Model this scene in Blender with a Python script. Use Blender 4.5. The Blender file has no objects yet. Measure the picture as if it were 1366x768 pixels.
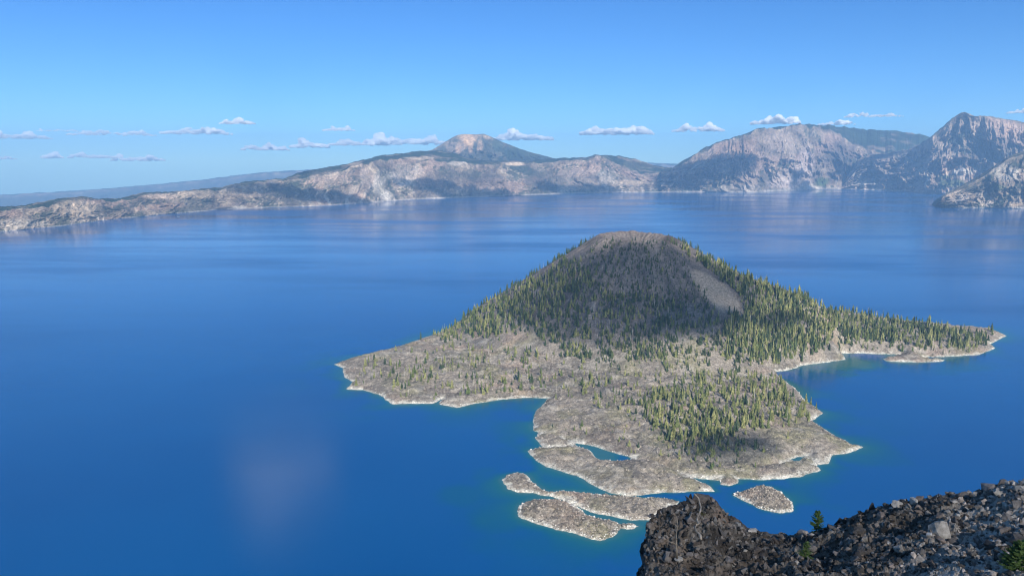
import bpy, bmesh, math, random
import numpy as np
from mathutils import Vector, Matrix

random.seed(7)
RNG = np.random.default_rng(11)
scene = bpy.context.scene
COL = scene.collection

# ------------------------------------------------------------------ camera
CX, CY, F = 683.0, 384.0, 1000.0          # the photograph's 1366 x 768 frame
H = 420.0                                  # eye height above the lake (m)
VH = 215.0                                 # row of the horizon
PITCH = math.atan((CY - VH) / F)
SP, CP = math.sin(PITCH), math.cos(PITCH)
SUN_EL = math.radians(33.0)
SUN_AZ = math.radians(16.0)                # to the right of straight behind the viewer
SUN = np.array([math.sin(SUN_AZ) * math.cos(SUN_EL), -math.cos(SUN_AZ) * math.cos(SUN_EL), math.sin(SUN_EL)])


def ray(u, v):
    """direction of the sight line, scaled so that its horizontal length is 1"""
    x = (np.asarray(u, float) - CX) / F
    y = (CY - np.asarray(v, float)) / F
    dx = x + 0 * y
    dy = CP + y * SP + 0 * x
    dz = -SP + y * CP + 0 * x
    h = np.hypot(dx, dy)
    return dx / h, dy / h, dz / h


def at_dist(u, v, D):
    dx, dy, dz = ray(u, v)
    return dx * D, dy * D, H + dz * D


def range_at(u, v, z=0.0):
    return (z - H) / ray(u, v)[2]


def on_water(u, v, z=0.0):
    D = range_at(u, v, z)
    dx, dy, dz = ray(u, v)
    return dx * D, dy * D


def to_px(x, y, z):
    f = y * CP - (z - H) * SP
    up = y * SP + (z - H) * CP
    return CX + F * x / f, CY - F * up / f


# ------------------------------------------------------------------ noise
def _hash(ix, iy, iz, seed):
    h = (ix.astype(np.int64) * 374761393 + iy.astype(np.int64) * 668265263 + iz.astype(np.int64) * 2147483647 // 3 + seed * 974711) & 0xFFFFFFFF
    h = ((h ^ (h >> 13)) * 1274126177) & 0xFFFFFFFF
    h = ((h ^ (h >> 16)) * 2246822519) & 0xFFFFFFFF
    return ((h ^ (h >> 15)) & 0xFFFFFF) / float(0xFFFFFF)


def vn(x, y, seed=0, z=None):
    x = np.asarray(x, float); y = np.asarray(y, float)
    x, y = np.broadcast_arrays(x, y)
    ix, iy = np.floor(x), np.floor(y)
    fx, fy = x - ix, y - iy
    fx = fx * fx * fx * (fx * (fx * 6 - 15) + 10); fy = fy * fy * fy * (fy * (fy * 6 - 15) + 10)
    if z is None:
        zz = np.zeros_like(ix)
        a = _hash(ix, iy, zz, seed); b = _hash(ix + 1, iy, zz, seed)
        c = _hash(ix, iy + 1, zz, seed); d = _hash(ix + 1, iy + 1, zz, seed)
        return (a + (b - a) * fx) * (1 - fy) + (c + (d - c) * fx) * fy
    z = np.asarray(z, float); iz = np.floor(z); fz = z - iz
    fz = fz * fz * (3 - 2 * fz)
    r = []
    for k in (0, 1):
        a = _hash(ix, iy, iz + k, seed); b = _hash(ix + 1, iy, iz + k, seed)
        c = _hash(ix, iy + 1, iz + k, seed); d = _hash(ix + 1, iy + 1, iz + k, seed)
        r.append((a + (b - a) * fx) * (1 - fy) + (c + (d - c) * fx) * fy)
    return r[0] + (r[1] - r[0]) * fz


def fbm(x, y, seed=0, octaves=4, gain=0.5, z=None):
    s = 0; a = 1.0; t = 0
    for o in range(octaves):
        s = s + a * vn(x, y, seed + o * 17, z); t += a
        x = x * 2.03 + 11.3; y = y * 2.03 - 7.1; a *= gain
        if z is not None: z = z * 2.03 + 3.7
    return s / t


def ridged(x, y, seed=0, octaves=4, gain=0.5):
    s = 0; a = 1.0; t = 0
    for o in range(octaves):
        s = s + a * (1 - np.abs(2 * vn(x, y, seed + o * 31) - 1)); t += a
        x = x * 2.07 + 5.3; y = y * 2.07 + 2.9; a *= gain
    return s / t


def sstep(a, b, x):
    t = np.clip((x - a) / (b - a), 0, 1)
    return t * t * (3 - 2 * t)


def mixc(c0, c1, t):
    t = np.asarray(t)[..., None]
    return np.asarray(c0) * (1 - t) + np.asarray(c1) * t


# ------------------------------------------------------------------ mesh helpers
def curve(U, pts):
    p = np.array(pts, float)
    return np.interp(U, p[:, 0], p[:, 1])


def new_mesh(name, verts, faces, mats, col=None, smooth=True, mat_index=None, attr=None):
    verts = np.asarray(verts, np.float32).reshape(-1, 3)
    me = bpy.data.meshes.new(name)
    me.vertices.add(len(verts)); me.vertices.foreach_set('co', verts.ravel())
    if isinstance(faces, np.ndarray):
        k = faces.shape[1]; n = len(faces)
        me.loops.add(n * k); me.loops.foreach_set('vertex_index', faces.ravel().astype(np.int32))
        me.polygons.add(n)
        me.polygons.foreach_set('loop_start', np.arange(0, n * k, k, dtype=np.int32))
        me.polygons.foreach_set('loop_total', np.full(n, k, np.int32))
    else:
        tot = np.array([len(f) for f in faces], np.int32)
        flat = np.concatenate([np.asarray(f, np.int32) for f in faces])
        me.loops.add(len(flat)); me.loops.foreach_set('vertex_index', flat)
        me.polygons.add(len(tot))
        me.polygons.foreach_set('loop_start', np.concatenate([[0], np.cumsum(tot)[:-1]]).astype(np.int32))
        me.polygons.foreach_set('loop_total', tot)
    me.polygons.foreach_set('use_smooth', np.full(len(me.polygons), smooth))
    if mat_index is not None: me.polygons.foreach_set('material_index', np.asarray(mat_index, np.int32))
    me.update(calc_edges=True); me.validate()
    if col is not None:
        c = np.ones((len(verts), 4), np.float32); c[:, :3] = np.asarray(col).reshape(-1, 3)
        a = me.color_attributes.new('albedo', 'FLOAT_COLOR', 'POINT'); a.data.foreach_set('color', c.ravel())
    for k, val in (attr or {}).items():
        a = me.attributes.new(k, 'FLOAT', 'POINT'); a.data.foreach_set('value', np.asarray(val, np.float32).ravel())
    for m in (mats if isinstance(mats, (list, tuple)) else [mats]): me.materials.append(m)
    return me


def link(name, me, parent=None):
    o = bpy.data.objects.new(name, me); COL.objects.link(o)
    if parent: o.parent = parent
    return o


def tag(o, label=None, cat=None, group=None, kind=None):
    for k, v in (('label', label), ('category', cat), ('group', group), ('kind', kind)):
        if v: o[k] = v
    return o


def empty(name, loc=(0, 0, 0)):
    o = bpy.data.objects.new(name, None); COL.objects.link(o); o.location = loc
    o.empty_display_size = 0.5
    return o


def quads(nr, nc):
    i = np.arange(nr - 1)[:, None] * nc + np.arange(nc - 1)[None, :]
    i = i.ravel()
    return np.stack([i, i + 1, i + nc + 1, i + nc], 1)


# ------------------------------------------------------------------ materials
def mat(name):
    m = bpy.data.materials.new(name); m.use_nodes = True
    nt = m.node_tree; b = nt.nodes['Principled BSDF']
    return m, nt, b


def N(nt, t, **kw):
    n = nt.nodes.new(t)
    for k, v in kw.items():
        if k in n.inputs: n.inputs[k].default_value = v
        else: setattr(n, k, v)
    return n


def math_node(nt, op, a, b=None):
    n = nt.nodes.new('ShaderNodeMath'); n.operation = op
    for i, v in enumerate((a, b)):
        if v is None: continue
        if isinstance(v, (int, float)): n.inputs[i].default_value = v
        else: nt.links.new(v, n.inputs[i])
    return n.outputs[0]


def noise_tex(nt, scale, detail=4, rough=0.55, vec=None):
    n = N(nt, 'ShaderNodeTexNoise'); n.inputs['Scale'].default_value = scale
    n.inputs['Detail'].default_value = detail; n.inputs['Roughness'].default_value = rough
    if vec: nt.links.new(vec, n.inputs['Vector'])
    return n.outputs['Fac']


def ramp(nt, fac, stops):
    r = nt.nodes.new('ShaderNodeValToRGB'); nt.links.new(fac, r.inputs[0])
    e = r.color_ramp.elements
    while len(e) < len(stops): e.new(0.5)
    for el, (p, c) in zip(e, stops):
        el.position = p; el.color = (c[0], c[1], c[2], 1) if hasattr(c, '__len__') else (c, c, c, 1)
    return r.outputs[0]


def mul_rgb(nt, a, b, fac=1.0):
    n = nt.nodes.new('ShaderNodeMix'); n.data_type = 'RGBA'; n.blend_type = 'MULTIPLY'
    n.inputs[0].default_value = fac
    nt.links.new(a, n.inputs[6]); nt.links.new(b, n.inputs[7])
    return n.outputs[2]


def ground_mat(name, scales, bump_scale, bump_dist, rough=0.95, lo=0.65, hi=1.35):
    """albedo attribute broken up by world-scale noise, with bump"""
    m, nt, b = mat(name)
    at = N(nt, 'ShaderNodeAttribute'); at.attribute_name = 'albedo'
    geo = N(nt, 'ShaderNodeNewGeometry'); P = geo.outputs['Position']
    c = at.outputs['Color']
    for s in scales:
        c = mul_rgb(nt, c, ramp(nt, noise_tex(nt, s, 5, 0.6, P), [(0.3, lo), (0.7, hi)]))
    nt.links.new(c, b.inputs['Base Color'])
    b.inputs['Roughness'].default_value = rough; b.inputs['Specular IOR Level'].default_value = 0.1
    bp = N(nt, 'ShaderNodeBump'); bp.inputs['Strength'].default_value = 1.0; bp.inputs['Distance'].default_value = bump_dist
    nt.links.new(noise_tex(nt, bump_scale, 6, 0.65, P), bp.inputs['Height']); nt.links.new(bp.outputs[0], b.inputs['Normal'])
    return m


M_WALL = ground_mat('caldera rock', (0.055, 0.02, 0.004), 0.03, 22.0)
M_ISLE = ground_mat('lava ground', (0.55, 0.2), 0.35, 3.0, lo=0.6, hi=1.45)
M_HILL = ground_mat('far forest slope', (0.01,), 0.02, 20)


def tree_mat(name, c0, c1, scale=1.0):
    m, nt, b = mat(name)
    oi = N(nt, 'ShaderNodeObjectInfo'); at = N(nt, 'ShaderNodeAttribute'); at.attribute_name = 'tone'
    geo = N(nt, 'ShaderNodeNewGeometry')
    f = math_node(nt, 'MULTIPLY', math_node(nt, 'ADD', oi.outputs['Random'], at.outputs['Fac']), 1.0)
    f = math_node(nt, 'FRACT', f)
    col = ramp(nt, f, [(0.0, c0), (1.0, c1)])
    col = mul_rgb(nt, col, ramp(nt, noise_tex(nt, scale, 2, 0.5, geo.outputs['Position']), [(0.3, 0.6), (0.7, 1.45)]))
    nt.links.new(col, b.inputs['Base Color'])
    b.inputs['Roughness'].default_value = 0.9; b.inputs['Specular IOR Level'].default_value = 0.1
    return m


M_FOL = tree_mat('conifer needles sunny', (0.075, 0.105, 0.038), (0.235, 0.23, 0.10), 0.4)  # lighter needle copy, the sunlit look put into the colour
M_FOLD = tree_mat('conifer needles dark', (0.03, 0.052, 0.032), (0.065, 0.085, 0.04), 0.4)  # darker needle copy, the shaded look put into the colour
M_BARK = tree_mat('bark', (0.10, 0.08, 0.065), (0.17, 0.14, 0.12), 0.8)
M_SNAG = tree_mat('bleached dead wood', (0.34, 0.31, 0.27), (0.55, 0.51, 0.46), 0.8)
M_ROOT = tree_mat('weathered root', (0.22, 0.19, 0.16), (0.3, 0.26, 0.22), 3.0)
M_SAPL = tree_mat('sapling needles', (0.07, 0.12, 0.04), (0.11, 0.16, 0.055), 6.0)


# ------------------------------------------------------------------ coast outlines (photo rows and columns, laid out on the water level)
COAST = [(446,486),(457,491),(459,503),(470,509),(462,519),(485,520),(507,527),(523,539),(547,538),(578,538),(590,532),(585,539),(609,544),(633,538),(667,533),(705,530),(731,531),
         (723,540),(715,548),(711,560),(712,574),(720,577),(714,584),(724,596),(702,601),(714,612),(728,622),(742,626),(755,631),(770,635),(793,648),(815,657),(837,662),(870,658),(903,657),(930,655),(956,656),
         (944,646),(921,636.5),(940,639),(960,641),(962,646),(972,648),(986,644),(984,638),(1010,640),(1035,639),(1067,636),(1094,627),(1090,620),(1106,618),(1110,606),(1130,605),(1152,596),
         (1138,593),(1114,581),(1094,569),(1084,561),(1098,551),(1090,544),(1077,536),(1061,518),(1036,500),(1005,496),(1033,495.5),(1051,494),(1072,487),(1093,484.5),(1129,479.5),(1122,471),(1143,471),
         (1200,473),(1177,478.6),(1183,482),(1229,483),(1257,482),(1262,480),(1236,476),(1264,475.5),(1307,473),(1328,464),(1321,459),(1342,448),
         (1325,440),(1260,434),(1180,426),(1100,412),(1000,397),(850,386),(700,401),(620,428),(580,446),(555,454),(533,462),(499,470),(468,478)]
LAGOON = [(767,591),(784,593),(804,599),(824,605),(842,610),(840,614),(819,614),(801,613),(795,610),(786,600),(768,594)]
POND = [(1054,613),(1064,609),(1074,608.5),(1070,612),(1062,615)]
POND2 = [(1232,476.6),(1262,476.4),(1258,478.6),(1238,479)]
ISLET_E = [(976,659),(992,668),(1019,680),(1039,684),(1057,682),(1059,673),(1043,658),(1031,650),(1011,648),(996,654)]
ISLET_N = [(669,640),(678,632),(691,630),(703,633),(710,643),(724,653),(733,656),(748,655),(766,655.6),(793,658.5),(819,661),(848,663),(881,664),(907,668),(899,677),(868,693),(841,693.4),(815,688),(793,684),(775,677),(755,668.4),(737,662),(724,661),(711,657),(693,657),(678,652)]
ISLET_S = [(693,674),(709,667),(724,666),(744,666),(760,669.5),(773,677),(782,687),(804,692),(821,695),(830,699),(845,698),(853,702),(842,706),(828,705),(819,715),(801,721),(784,717),(762,710.5),(737,704),(713,697),(691,689.5),(690,680.6)]


def world_poly(pts):
    p = np.array(pts, float)
    x, y = on_water(p[:, 0], p[:, 1])
    return np.stack([x, y], 1)


def seg_dist(px, py, poly, closed=True):
    q = poly; r = np.roll(poly, -1, 0)
    if not closed: q, r = poly[:-1], poly[1:]
    d = np.full(px.shape, 1e18)
    for (ax, ay), (bx, by) in zip(q, r):
        ex, ey = bx - ax, by - ay
        t = np.clip(((px - ax) * ex + (py - ay) * ey) / (ex * ex + ey * ey + 1e-9), 0, 1)
        d = np.minimum(d, (px - ax - t * ex) ** 2 + (py - ay - t * ey) ** 2)
    return np.sqrt(d)


def inside(px, py, poly):
    c = np.zeros(px.shape, bool); n = len(poly)
    for i in range(n):
        x1, y1 = poly[i]; x2, y2 = poly[(i + 1) % n]
        m = ((y1 > py) != (y2 > py)) & (px < (x2 - x1) * (py - y1) / (y2 - y1 + 1e-12) + x1)
        c ^= m
    return c


def sdist(px, py, poly):
    d = seg_dist(px, py, poly)
    return np.where(inside(px, py, poly), d, -d)


W_COAST, W_LAG, W_POND, W_POND2 = map(world_poly, (COAST, LAGOON, POND, POND2))
W_E, W_N, W_S = map(world_poly, (ISLET_E, ISLET_N, ISLET_S))

CONE_D = 1900.0
_cx, _cy, _ = at_dist(846.0, 400.0, CONE_D)
CONE = (float(_cx), float(_cy))
_mx, _my, _ = at_dist(1070.0, 430.0, 1830.0)
_nx, _ny, _ = at_dist(1230.0, 440.0, 1850.0)
W_DIP = [world_poly(p) for p in ([(842,611),(870,619),(900,629),(921,636)], [(718,578),(742,581),(767,591)], [(724,597),(745,597),(768,594)], [(1010,624),(1035,622),(1056,613)], [(1074,609),(1095,619)])]
W_FLOW = world_poly([(742,585),(775,600),(800,624),(850,640),(905,648)])


def land_height(x, y):
    sd = sdist(x, y, W_COAST)
    for hole in (W_LAG, W_POND, W_POND2):
        sd = np.minimum(sd, -sdist(x, y, hole))
    sd = sd + (fbm(x / 14, y / 14, 3, 4, .6) - 0.5) * 15 * np.clip(np.abs(sd) / 6, 0.35, 1)
    ins = np.maximum(sd, 0)
    big = fbm(x / 190, y / 190, 5, 4)
    z = 3.2 * (1 - np.exp(-ins / 7)) + 15 * (1 - np.exp(-ins / 95)) * (0.35 + 1.3 * big)
    # flow fronts and hummocks of the blocky lava
    hum = ridged(x / 38, y / 38, 9, 4, 0.55)
    z += sstep(4, 40, ins) * (hum - 0.55) * 12 + sstep(2, 14, ins) * (fbm(x / 7, y / 7, 21, 3) - 0.5) * 4.5
    z -= sstep(6, 30, ins) * 2.6 * sstep(.80, .93, ridged(x / 46 + vn(x / 20, y / 20, 24), y / 30, 23, 2))
    for p in W_DIP:
        d = seg_dist(x, y, p, False)
        z = z * (1 - 0.93 * np.exp(-(d / 7.5) ** 2)) + 0.8 * np.exp(-(d / 7.5) ** 2)
    # cinder cone
    dx, dy = x - CONE[0], y - CONE[1]
    r = np.hypot(dx, dy); th = np.arctan2(dy, dx)
    r = r + (fbm(np.cos(th) * 2.2 + 5, np.sin(th) * 2.2 + 5, 40, 3) - 0.5) * 26 + (vn(th * 14, r / 120, 41) - 0.5) * 4 + (ridged(th * 9, r / 300, 42, 3) - .5) * 11
    rim = 236 + 5 * np.cos(th - 2.0) + 7 * (fbm(np.cos(th) * 7, np.sin(th) * 7, 44, 4) - 0.5)
    slope = math.tan(math.radians(31)) * (1 - 0.08 * np.cos(th))
    out = rim - (r - 92) * slope
    bowl = rim - 30 * (1 - np.clip(r / 92, 0, 1) ** 1.6)
    cz = np.where(r < 92, np.minimum(rim, bowl), out)
    rr = np.maximum(r - 92, 0)
    cz = cz + 0.00038 * np.maximum(rr - 190, 0) ** 2 - 1.5 * np.exp(-(r - 92) ** 2 / 60)
    cz = np.where(rr > 620, 0, cz)
    k = np.where(cz > 90, 3.0, 11.0)
    ad = np.abs(cz - z) / k
    hgt = np.maximum(z, cz) + k * np.log1p(np.exp(-ad)) - k * math.log(2) * np.exp(-ad)
    hgt = hgt * sstep(0, 25, ins) + z * (1 - sstep(0, 25, ins))
    # low ridge running out to the right-hand point
    for (mx, my, a, sx, sy) in ((float(_mx), float(_my), 44, 150, 100), (float(_nx), float(_ny), 17, 130, 60)):
        hgt += sstep(2, 70, ins) * a * np.exp(-((x - mx) / sx) ** 2 - ((y - my) / sy) ** 2)
    return np.where(sd > 0, np.maximum(hgt, 0.25 * np.minimum(ins, 2) + 0.02), np.maximum(sd * 0.45, -12)), sd


def ring_mask(x, y, z, sd):
    w = 0.5 + 3.2 * sstep(.25, .8, fbm(x / 18, y / 18, 50, 3))
    return np.clip(1 - sstep(w * 0.55, w * 1.25, z), 0, 1) * (1 - 0.45 * vn(x / 3, y / 3, 51)) * (1 - .8 * sstep(.62, .75, fbm(x / 11, y / 11, 52, 3)))


def island_colour(x, y, z, sd):
    base = mixc((0.235, 0.202, 0.168), (0.315, 0.272, 0.225), fbm(x / 60, y / 60, 60, 4))
    base = mixc(base, (0.17, 0.15, 0.132), sstep(0.52, 0.75, fbm(x / 16, y / 16, 61, 4)) * 0.6)
    base = mixc(base, (0.20, 0.19, 0.095), sstep(0.50, 0.70, fbm(x / 45, y / 45, 62, 4)) * 0.5)
    base = mixc(base, (0.28, 0.205, 0.165), sstep(0.55, 0.72, fbm(x / 70, y / 70, 69, 3)) * 0.55)
    base = mixc(base, (0.13, 0.118, 0.105), sstep(0.50, 0.62, fbm(x / 70, y / 45, 70, 5, .6)) * 0.65)
    base = mixc(base, (0.36, 0.325, 0.28), sstep(0.60, 0.70, fbm(x / 34, y / 22, 73, 4)) * 0.55)
    base = mixc(base, (0.36, 0.32, 0.27), sstep(0.62, 0.8, fbm(x / 5, y / 5, 63, 3)) * 0.6)
    dx, dy = x - CONE[0], y - CONE[1]
    r = np.hypot(dx, dy)
    cone = sstep(430, 330, r)
    gul = ridged(np.arctan2(dy, dx) * 16, r / 260, 68, 3)
    cin = mixc((0.10, 0.09, 0.089), (0.185, 0.16, 0.148), sstep(.3, .7, .5 * fbm(x / 24, y / 24, 64, 4, .6) + .5 * gul))
    cin = mixc(cin, (0.21, 0.15, 0.125), sstep(235, 250, z + 12 * fbm(x / 20, y / 20, 65, 3)) * 0.7)
    base = mixc(base, cin, cone)
    u, v = to_px(x, y, z)
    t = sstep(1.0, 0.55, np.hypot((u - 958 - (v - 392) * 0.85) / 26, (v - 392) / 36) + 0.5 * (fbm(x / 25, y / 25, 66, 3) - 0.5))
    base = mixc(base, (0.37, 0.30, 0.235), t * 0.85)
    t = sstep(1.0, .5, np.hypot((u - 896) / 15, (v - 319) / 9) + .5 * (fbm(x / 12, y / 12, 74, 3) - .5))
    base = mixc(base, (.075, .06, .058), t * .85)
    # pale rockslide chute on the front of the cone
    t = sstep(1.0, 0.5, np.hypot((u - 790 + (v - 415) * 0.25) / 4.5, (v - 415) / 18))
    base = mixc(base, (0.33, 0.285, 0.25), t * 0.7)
    # dark vegetation and the shade on the lobe, both put into the colour
    t = sstep(1.0, 0.4, np.hypot((u - 985) / 80, (v - 598) / 26) + 0.6 * (fbm(x / 40, y / 40, 67, 3) - 0.5))
    base = mixc(base, (0.105, 0.10, 0.085), t * 0.55)
    ring = ring_mask(x, y, z, sd)
    base = mixc(base, (0.57, 0.54, 0.475), ring)
    base = np.where((z < -0.15)[..., None], np.asarray((0.20, 0.30, 0.28)), base)
    return base


def build_land(name, x0, x1, y0, y1, step, fn, label, cat):
    xs = np.arange(x0, x1 + step, step); ys = np.arange(y0, y1 + step, step)
    X, Y = np.meshgrid(xs, ys)
    z, sd = fn(X, Y)
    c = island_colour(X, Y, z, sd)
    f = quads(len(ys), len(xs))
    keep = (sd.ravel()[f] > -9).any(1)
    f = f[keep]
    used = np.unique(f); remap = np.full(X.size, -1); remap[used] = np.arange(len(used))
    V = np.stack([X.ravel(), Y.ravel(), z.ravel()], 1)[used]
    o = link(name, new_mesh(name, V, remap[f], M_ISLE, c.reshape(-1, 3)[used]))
    return tag(o, label, cat, kind='structure')


mn, mx_ = W_COAST.min(0) - 15, W_COAST.max(0) + 15
build_land('island_terrain', mn[0], mx_[0], mn[1], mx_[1], 2.8, land_height, 'large volcanic island of grey lava rising to a flat topped cinder cone', 'island')


def islet_fn(poly, hmax):
    def fn(x, y):
        sd = sdist(x, y, poly)
        sd = sd + (fbm(x / 8, y / 8, 13, 4, .6) - 0.5) * 11 * np.clip(np.abs(sd) / 5, 0.4, 1)
        ins = np.maximum(sd, 0)
        z = 2.2 * (1 - np.exp(-ins / 5)) + hmax * (1 - np.exp(-ins / 30)) * (0.6 + 0.7 * fbm(x / 30, y / 30, 14, 3))
        z += sstep(1, 8, ins) * (fbm(x / 4.5, y / 4.5, 15, 3) - 0.5) * 3.6 + sstep(3, 20, ins) * (ridged(x / 20, y / 20, 16, 3) - 0.5) * 4
        return np.where(sd > 0, np.maximum(z, 0.3 * np.minimum(ins, 2) + 0.02), np.maximum(sd * 0.4, -8)), sd
    return fn


ISLETS = ((W_E, 9.0, 'grey rocky islet by itself off the right end of the near lobe'),
          (W_N, 7.0, 'long thin lava islet with a small round knob at its left end'),
          (W_S, 7.0, 'nearest pale rimmed lava islet with a rocky tail on its right'))
for wp, hm, lab in ISLETS:
    a, b = wp.min(0) - 10, wp.max(0) + 10
    build_land('islet', a[0], b[0], a[1], b[1], 1.5, islet_fn(wp, hm), lab, 'islet')

# ------------------------------------------------------------------ lake
def lake():
    def axis(lo, hi, fine_lo, fine_hi, step, n):
        a = fine_lo - (fine_lo - lo) * (np.linspace(1, 0, n, endpoint=False) ** 1.6)
        b = fine_hi + (hi - fine_hi) * (np.linspace(0, 1, n + 1)[1:] ** 1.6)
        return np.concatenate([a, np.arange(fine_lo, fine_hi, step), b])
    xs = axis(-13000, 13000, mn[0] - 120, mx_[0] + 120, 6, 110)
    ys = axis(180, 14000, 700, mx_[1] + 60, 6, 110)
    X, Y = np.meshgrid(xs, ys)
    d = np.full(X.shape, 1e9)
    near = (X > mn[0] - 400) & (X < mx_[0] + 400) & (Y < mx_[1] + 400)
    for p in (W_COAST, W_E, W_N, W_S):
        dd = np.maximum(-sdist(X[near], Y[near], p), 0)
        d[near] = np.minimum(d[near], dd)
    for p in (W_LAG, W_POND, W_POND2):
        i = inside(X, Y, p); d[i] = 3
    warp = 0.15 + 2.4 * sstep(.3, .75, fbm(X / 60, Y / 60, 70, 3))
    sh = 0.85 * np.exp(-d / (15 * warp))
    # sunken shelf off the sheltered bay and the drowned bench near the viewer
    for (u, v, ru, rv, k) in ((1125, 487, 70, 15, 0.8), (1280, 490, 70, 10, 0.35), (690, 690, 75, 30, 0.42), (630, 660, 55, 24, 0.3), (900, 700, 60, 20, 0.3), (740, 725, 120, 30, 0.22), (1010, 655, 60, 20, .25)):
        U, Vv = to_px(X, Y, 0 * X)
        q = np.hypot((U - u) / ru, (Vv - v) / rv) + 0.9 * (fbm(X / 35, Y / 35, 71, 4) - 0.5)
        sh = np.maximum(sh, k * sstep(1.1, 0.3, q) * (Y > 300))
    V = np.stack([X.ravel(), Y.ravel(), 0 * X.ravel()], 1)
    f = quads(len(ys), len(xs))
    U, _ = to_px(X, Y, 0 * X)
    far = range_at(U, curve(U, [(-420, 345), (-260, 330), (-60, 314), (0, 309), (34, 306), (84, 301), (145, 293), (219, 286), (303, 279), (357, 277), (418, 275), (479, 271.5), (532, 267.5), (578, 265), (646, 262.7), (711, 260), (760, 258), (900, 256), (1002, 257), (1055, 254.4), (1122, 252), (1202, 255), (1244, 259), (1300, 262), (1480, 266)])) + 220
    far = np.where(np.abs(U - CX) > 1100, 4000, far)
    f = f[(np.hypot(X, Y) < far).ravel()[f].all(1)]
    m, nt, b = mat('lake water')
    at = N(nt, 'ShaderNodeAttribute'); at.attribute_name = 'shallow'
    geo = N(nt, 'ShaderNodeNewGeometry'); P = geo.outputs['Position']
    col = ramp(nt, at.outputs['Fac'], [(0.0, (0.0002, 0.072, 0.235)), (0.3, (0.0008, 0.082, 0.19)), (0.65, (0.007, 0.105, 0.145)), (1.0, (0.06, 0.14, 0.13))])
    col = mul_rgb(nt, col, ramp(nt, noise_tex(nt, .0016, 3, .55, P), [(0.3, (.8, .86, .9)), (0.7, (1.1, 1.1, 1.06))]))
    nt.links.new(col, b.inputs['Base Color'])
    b.inputs['IOR'].default_value = 1.333
    b.inputs['Specular IOR Level'].default_value = 0.48
    # long slicks and wind lanes: smoother and rougher water
    mp = N(nt, 'ShaderNodeMapping'); mp.inputs['Scale'].default_value = (0.0006, 0.0022, 1); mp.inputs['Rotation'].default_value = (0, 0, 0.18)
    nt.links.new(P, mp.inputs['Vector'])
    lane = noise_tex(nt, 1.0, 4, 0.6, mp.outputs[0])
    rr = ramp(nt, lane, [(0.35, 0.05), (0.65, 0.25)])
    nt.links.new(rr, b.inputs['Roughness'])
    bp = N(nt, 'ShaderNodeBump'); bp.inputs['Strength'].default_value = 0.35; bp.inputs['Distance'].default_value = 0.5
    nt.links.new(noise_tex(nt, 0.22, 3, 0.6, P), bp.inputs['Height']); nt.links.new(bp.outputs[0], b.inputs['Normal'])
    o = link('lake_water', new_mesh('lake_water', V, f, m, attr={'shallow': sh}))
    tag(o, 'deep blue crater lake with turquoise shallows round the islands', 'lake', kind='structure')
    # the low country beyond the rim: one sheet reaching past the hills
    s = 18000
    g = link('plain_ground', new_mesh('plain_ground', [(-s, -500, -1300), (s, -500, -1300), (s, 27100, -1300), (-s, 27100, -1300)], [(0, 1, 2, 3)], M_HILL, np.full((4, 3), 0.05)))
    tag(g, 'low wooded country far below the rim', 'ground', kind='structure')


lake()

# ------------------------------------------------------------------ caldera walls and mountains
ROCK_L, ROCK_M, ROCK_D = np.array((0.46, 0.375, 0.27)), np.array((0.25, 0.195, 0.15)), np.array((0.085, 0.075, 0.066))
FOREST = np.array((0.030, 0.046, 0.030))


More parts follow.
